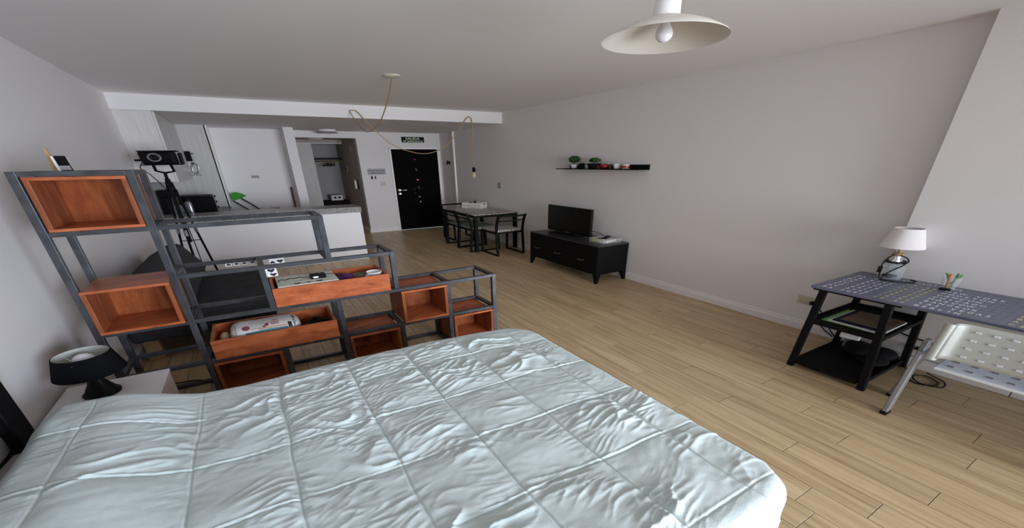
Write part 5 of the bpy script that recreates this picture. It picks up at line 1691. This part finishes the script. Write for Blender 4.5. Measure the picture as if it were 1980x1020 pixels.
part(t, 'strip', B().bar((3.045, 0.62, 0.19), (3.045, 0.30, 0.17), 0.03, 0.022, bev=0.003), BLACKP)
b = B().tube(bez([(3.150, 1.245, 0.315), (3.13, 1.22, 0.33), (3.10, 1.19, 0.29), (3.09, 1.17, 0.20), (3.10, 1.10, 0.10), (3.08, 1.03, 0.06)], 6), 0.005, 6)
b.box(3.118, 3.150, 1.215, 1.245, 0.30, 0.335, 0.005)
single('charger_plug', b, BLACKP, 'black plug and cable in the low beige wall socket', 'plug', (3.15, 1.24, 0.3))

# desk lamp on a glass jar
c = (2.992, 0.852, DZ)
t = thing('jar_desk_lamp', 'white shaded desk lamp on a clear glass jar with a coiled black cord', 'lamp', (c[0], c[1], DZ))
part(t, 'glass_jar', B().lathe([(0.040, 0.0006), (0.054, 0.006), (0.056, 0.03), (0.056, 0.098), (0.046, 0.122), (0.027, 0.134), (0.026, 0.150), (0.0235, 0.150), (0.0245, 0.133), (0.043, 0.119), (0.0535, 0.097), (0.0535, 0.03), (0.050, 0.009), (0, 0.006)], c, 32), GLASS)
part(t, 'metal_neck', B().lathe([(0.029, 0.134), (0.030, 0.142), (0.030, 0.158), (0.026, 0.166), (0.022, 0.180), (0.020, 0.196), (0, 0.196)], c, 24), CHROME)
part(t, 'wooden_collar', B().lathe([(0.024, 0.196), (0.027, 0.200), (0.027, 0.216), (0.020, 0.220), (0.010, 0.222), (0.010, 0.25), (0, 0.25)], c, 24), LTWOOD)
b = B().lathe([(0.098, 0.268), (0.064, 0.420), (0.062, 0.420), (0.0955, 0.268), (0.098, 0.268)], c, 56)
part(t, 'lamp_shade', b, LAMPW)
part(t, 'bulb', B().lathe([(0.012, 0.25), (0.014, 0.275), (0.026, 0.30), (0.028, 0.32), (0.018, 0.34), (0, 0.345)], c, 20), BULB)
b = B()
for a in (0, 2.1, 4.2):
    b.tube([(c[0], c[1], DZ + 0.262), (c[0] + 0.083 * math.cos(a), c[1] + 0.083 * math.sin(a), DZ + 0.335)], 0.0018, 5)
part(t, 'shade_wires', b, CHROME)
ns = unit((-c[0], -c[1], 0))                   # towards the room
sd = np.array((-ns[1], ns[0], 0))


def lp(a, n_, z):
    return tuple(np.array((c[0], c[1], DZ)) + a * sd + n_ * ns + np.array((0, 0, z)))


coil = [(c[0] + 0.046 * math.cos(a), c[1] + 0.046 * math.sin(a), DZ + 0.138 + 0.004 * math.sin(a * 0.7) + 0.0014 * a / 2) for a in np.linspace(0, 6 * math.pi, 60)]
part(t, 'cord', B().tube(coil, 0.0046, 6), BLACKP)
part(t, 'cord', B().tube(bez([lp(0.012, 0.024, .205), lp(0.040, 0.030, .190), lp(0.052, 0.030, .165), lp(0.046, 0.036, .150), lp(0.030, 0.050, .12), lp(0.0, 0.060, .085), lp(-0.022, 0.066, .045), lp(-0.034, 0.070, .014), lp(-0.036, 0.074, .006)], 5), 0.0042, 6), BLACKP)
part(t, 'cord', B().tube(bez([lp(-0.018, 0.022, .205), lp(-0.034, 0.026, .18), lp(-0.046, 0.028, .145), lp(-0.050, 0.030, .10), lp(-0.046, 0.036, .05), lp(-0.040, 0.056, .012)], 5), 0.0042, 6), BLACKP)
part(t, 'cord_switch', B().hull6(lp(-0.051, 0.036, .078), sd * 0.010, ns * 0.008, (0, 0, 0.026), 0.003), BLACKP)
part(t, 'cord', B().tube(bez([lp(-0.036, 0.074, .006), lp(0.0, 0.085, .0048), lp(0.050, 0.080, .0048), lp(0.105, 0.040, .0048), lp(0.115, 0.0, .0048), lp(0.095, -0.02, .0048)], 6), 0.0042, 6), BLACKP)
b = B().ball((c[0] + 0.004, c[1] + 0.004, DZ + 0.022), (0.030, 0.030, 0.014), 10)
b.tube(bez([lp(0.03, 0.0, .03), lp(0.0, 0.02, .036), lp(-0.03, 0.0, .03), lp(0.0, -0.02, .025)], 5), 0.006, 6)
part(t, 'jar_filling', b, NAVY, 'dark blue trinkets inside')

# pen cup with pens
pc = np.array((2.996, 0.602, DZ))
ns2 = unit((-pc[0], -pc[1], 0))
sd2 = np.array((-ns2[1], ns2[0], 0))


def pp2(a, n_, z):
    return tuple(pc + a * sd2 + n_ * ns2 + np.array((0, 0, z)))


t = thing('pen_cup', 'clear tapered plastic pen cup near the back of the desk', 'cup', tuple(pc))
part(t, 'cup_wall', B().lathe([(0.022, 0.0006), (0.026, 0.003), (0.040, 0.095), (0.0385, 0.095), (0.0245, 0.005), (0, 0.004)], tuple(pc), 28), PLASTC)
for (lb, mt, p0, p1, r) in (('bright green pen leaning left in the clear cup', GREENB, pp2(-0.012, 0.0, .0095), pp2(0.030, 0.004, .118), 0.0045),
                            ('dark green pen upright in the clear cup', simple('dark_green_pen', (0.03, 0.22, 0.10), 0.4), pp2(0.008, 0.010, .0095), pp2(0.014, 0.016, .125), 0.0045),
                            ('orange marker in the clear pen cup', ORANGE, pp2(-0.006, 0.012, .0095), pp2(-0.012, 0.018, .118), 0.0062),
                            ('light green pen leaning right in the clear cup', simple('light_green_pen', (0.25, 0.62, 0.18), 0.4), pp2(0.004, -0.006, .0095), pp2(-0.030, 0.004, .122), 0.0045)):
    q = thing('pen', lb, 'pen', p0, 'pens in the clear cup')
    p0, p1 = np.array(p0), np.array(p1)
    part(q, 'barrel', B().tube([p0 + np.array((0, 0, 0.0)), p0 + (p1 - p0) * 0.82], r, 8), mt)
    part(q, 'cap', B().tube([p0 + (p1 - p0) * 0.82, p1], r * 1.15, 8), mt)
single('eraser', B().hull6(pp2(-0.008, 0.052, .0085), sd2 * 0.022, ns2 * 0.012, (0, 0, 0.008), 0.004), BLACKP, 'small black eraser lying before the clear pen cup', 'eraser', pp2(-0.008, 0.052, 0))

# ================================================================ FOLDING CHAIR BY THE DESK
t = thing('folding_chair', 'folding chair of pale perforated plastic on silver legs before the desk', 'chair', (2.5, 0.25, 0))
ya, yb = 0.400, -0.050


def back_fn(u, v):
    # u across (left to right), v bottom to top; ends curl back round the posts
    y = ya + (yb - ya) * u
    z = 0.520 + 0.225 * v
    e_ = max(0, 1 - u / 0.10) if u < 0.5 else max(0, 1 - (1 - u) / 0.10)
    x = 2.335 + 0.050 * v - 0.040 * math.sin(math.pi * u) * 0 - 0.030 * e_ ** 2 + 0.012 * (1 - (2 * u - 1) ** 2)
    return (x, y, z)


b = B()
b.grid(back_fn, 40, 10)
back = part(t, 'backrest', b, FROST)
sm = back.modifiers.new('thickness', 'SOLIDIFY')
sm.thickness = 0.010
sm.offset = 0
for iu in range(7):
    for iv in range(4):
        u, v = 0.16 + iu * 0.115, 0.16 + iv * 0.225
        p = np.array(back_fn(u, v))
        part(back, 'stud', B().hull6(tuple(p + np.array((-0.0065, 0, 0.001))), (0.0025, 0, 0), (0, 0.009, 0), (0.0002, 0, 0.0058), 0.001), FROSTS)
part(t, 'back_end', B().tube([(2.312, ya + 0.010, 0.505), (2.362, ya + 0.010, 0.735)], 0.019, 12), FROST)
part(t, 'back_end', B().tube([(2.312, yb - 0.010, 0.505), (2.362, yb - 0.010, 0.735)], 0.019, 12), FROST)
b = B()
b.hull6((2.560, (ya + yb) / 2, 0.440), (0.215, 0, 0.006), (0, (ya - yb) / 2 - 0.006, 0), (0, 0, 0.009), 0.006)
seat = part(t, 'seat', b, FROSTS, 'white perforated seat')
for iu in range(7):
    for iv in range(5):
        part(seat, 'seat_hole', B().hull6((2.40 + iv * 0.072, ya - 0.045 - iu * 0.060, 0.4498 + iv * 0.002 - .0045 + 0.0005), (0.009, 0, 0.0002), (0, 0.010, 0), (0, 0, 0.0012)), GREYP, smooth=0)
for yy in (ya + 0.070, yb - 0.070):
    part(t, 'leg', B().bar((2.355, yy, 0.022), (2.405, yy - 0.010 if yy > 0.2 else yy + 0.010, 0.585), 0.050, 0.022, up=(0, 1, 0), bev=0.004), ALU)
    part(t, 'leg', B().bar((2.575, yy + (0.055 if yy > 0.2 else -0.055), 0.022), (2.420, yy - 0.020 if yy > 0.2 else yy + 0.020, 0.500), 0.040, 0.020, up=(0, 1, 0), bev=0.004), ALU)
    part(t, 'foot_cap', B().hull6((2.354, yy, 0.0125), (0.028, 0, 0), (0, 0.014, 0), (0, 0, 0.012), 0.003), BLACKP)
    part(t, 'foot_cap', B().hull6((2.577, yy + (0.055 if yy > 0.2 else -0.055), 0.0125), (0.026, 0, 0), (0, 0.013, 0), (0, 0, 0.012), 0.003), BLACKP)
    s_ = -1 if yy > 0.2 else 1
    part(t, 'seat_bracket', B().box(2.36, 2.44, min(yy, yy + s_ * 0.075), max(yy, yy + s_ * 0.075), 0.490, 0.510, 0.004), ALU)
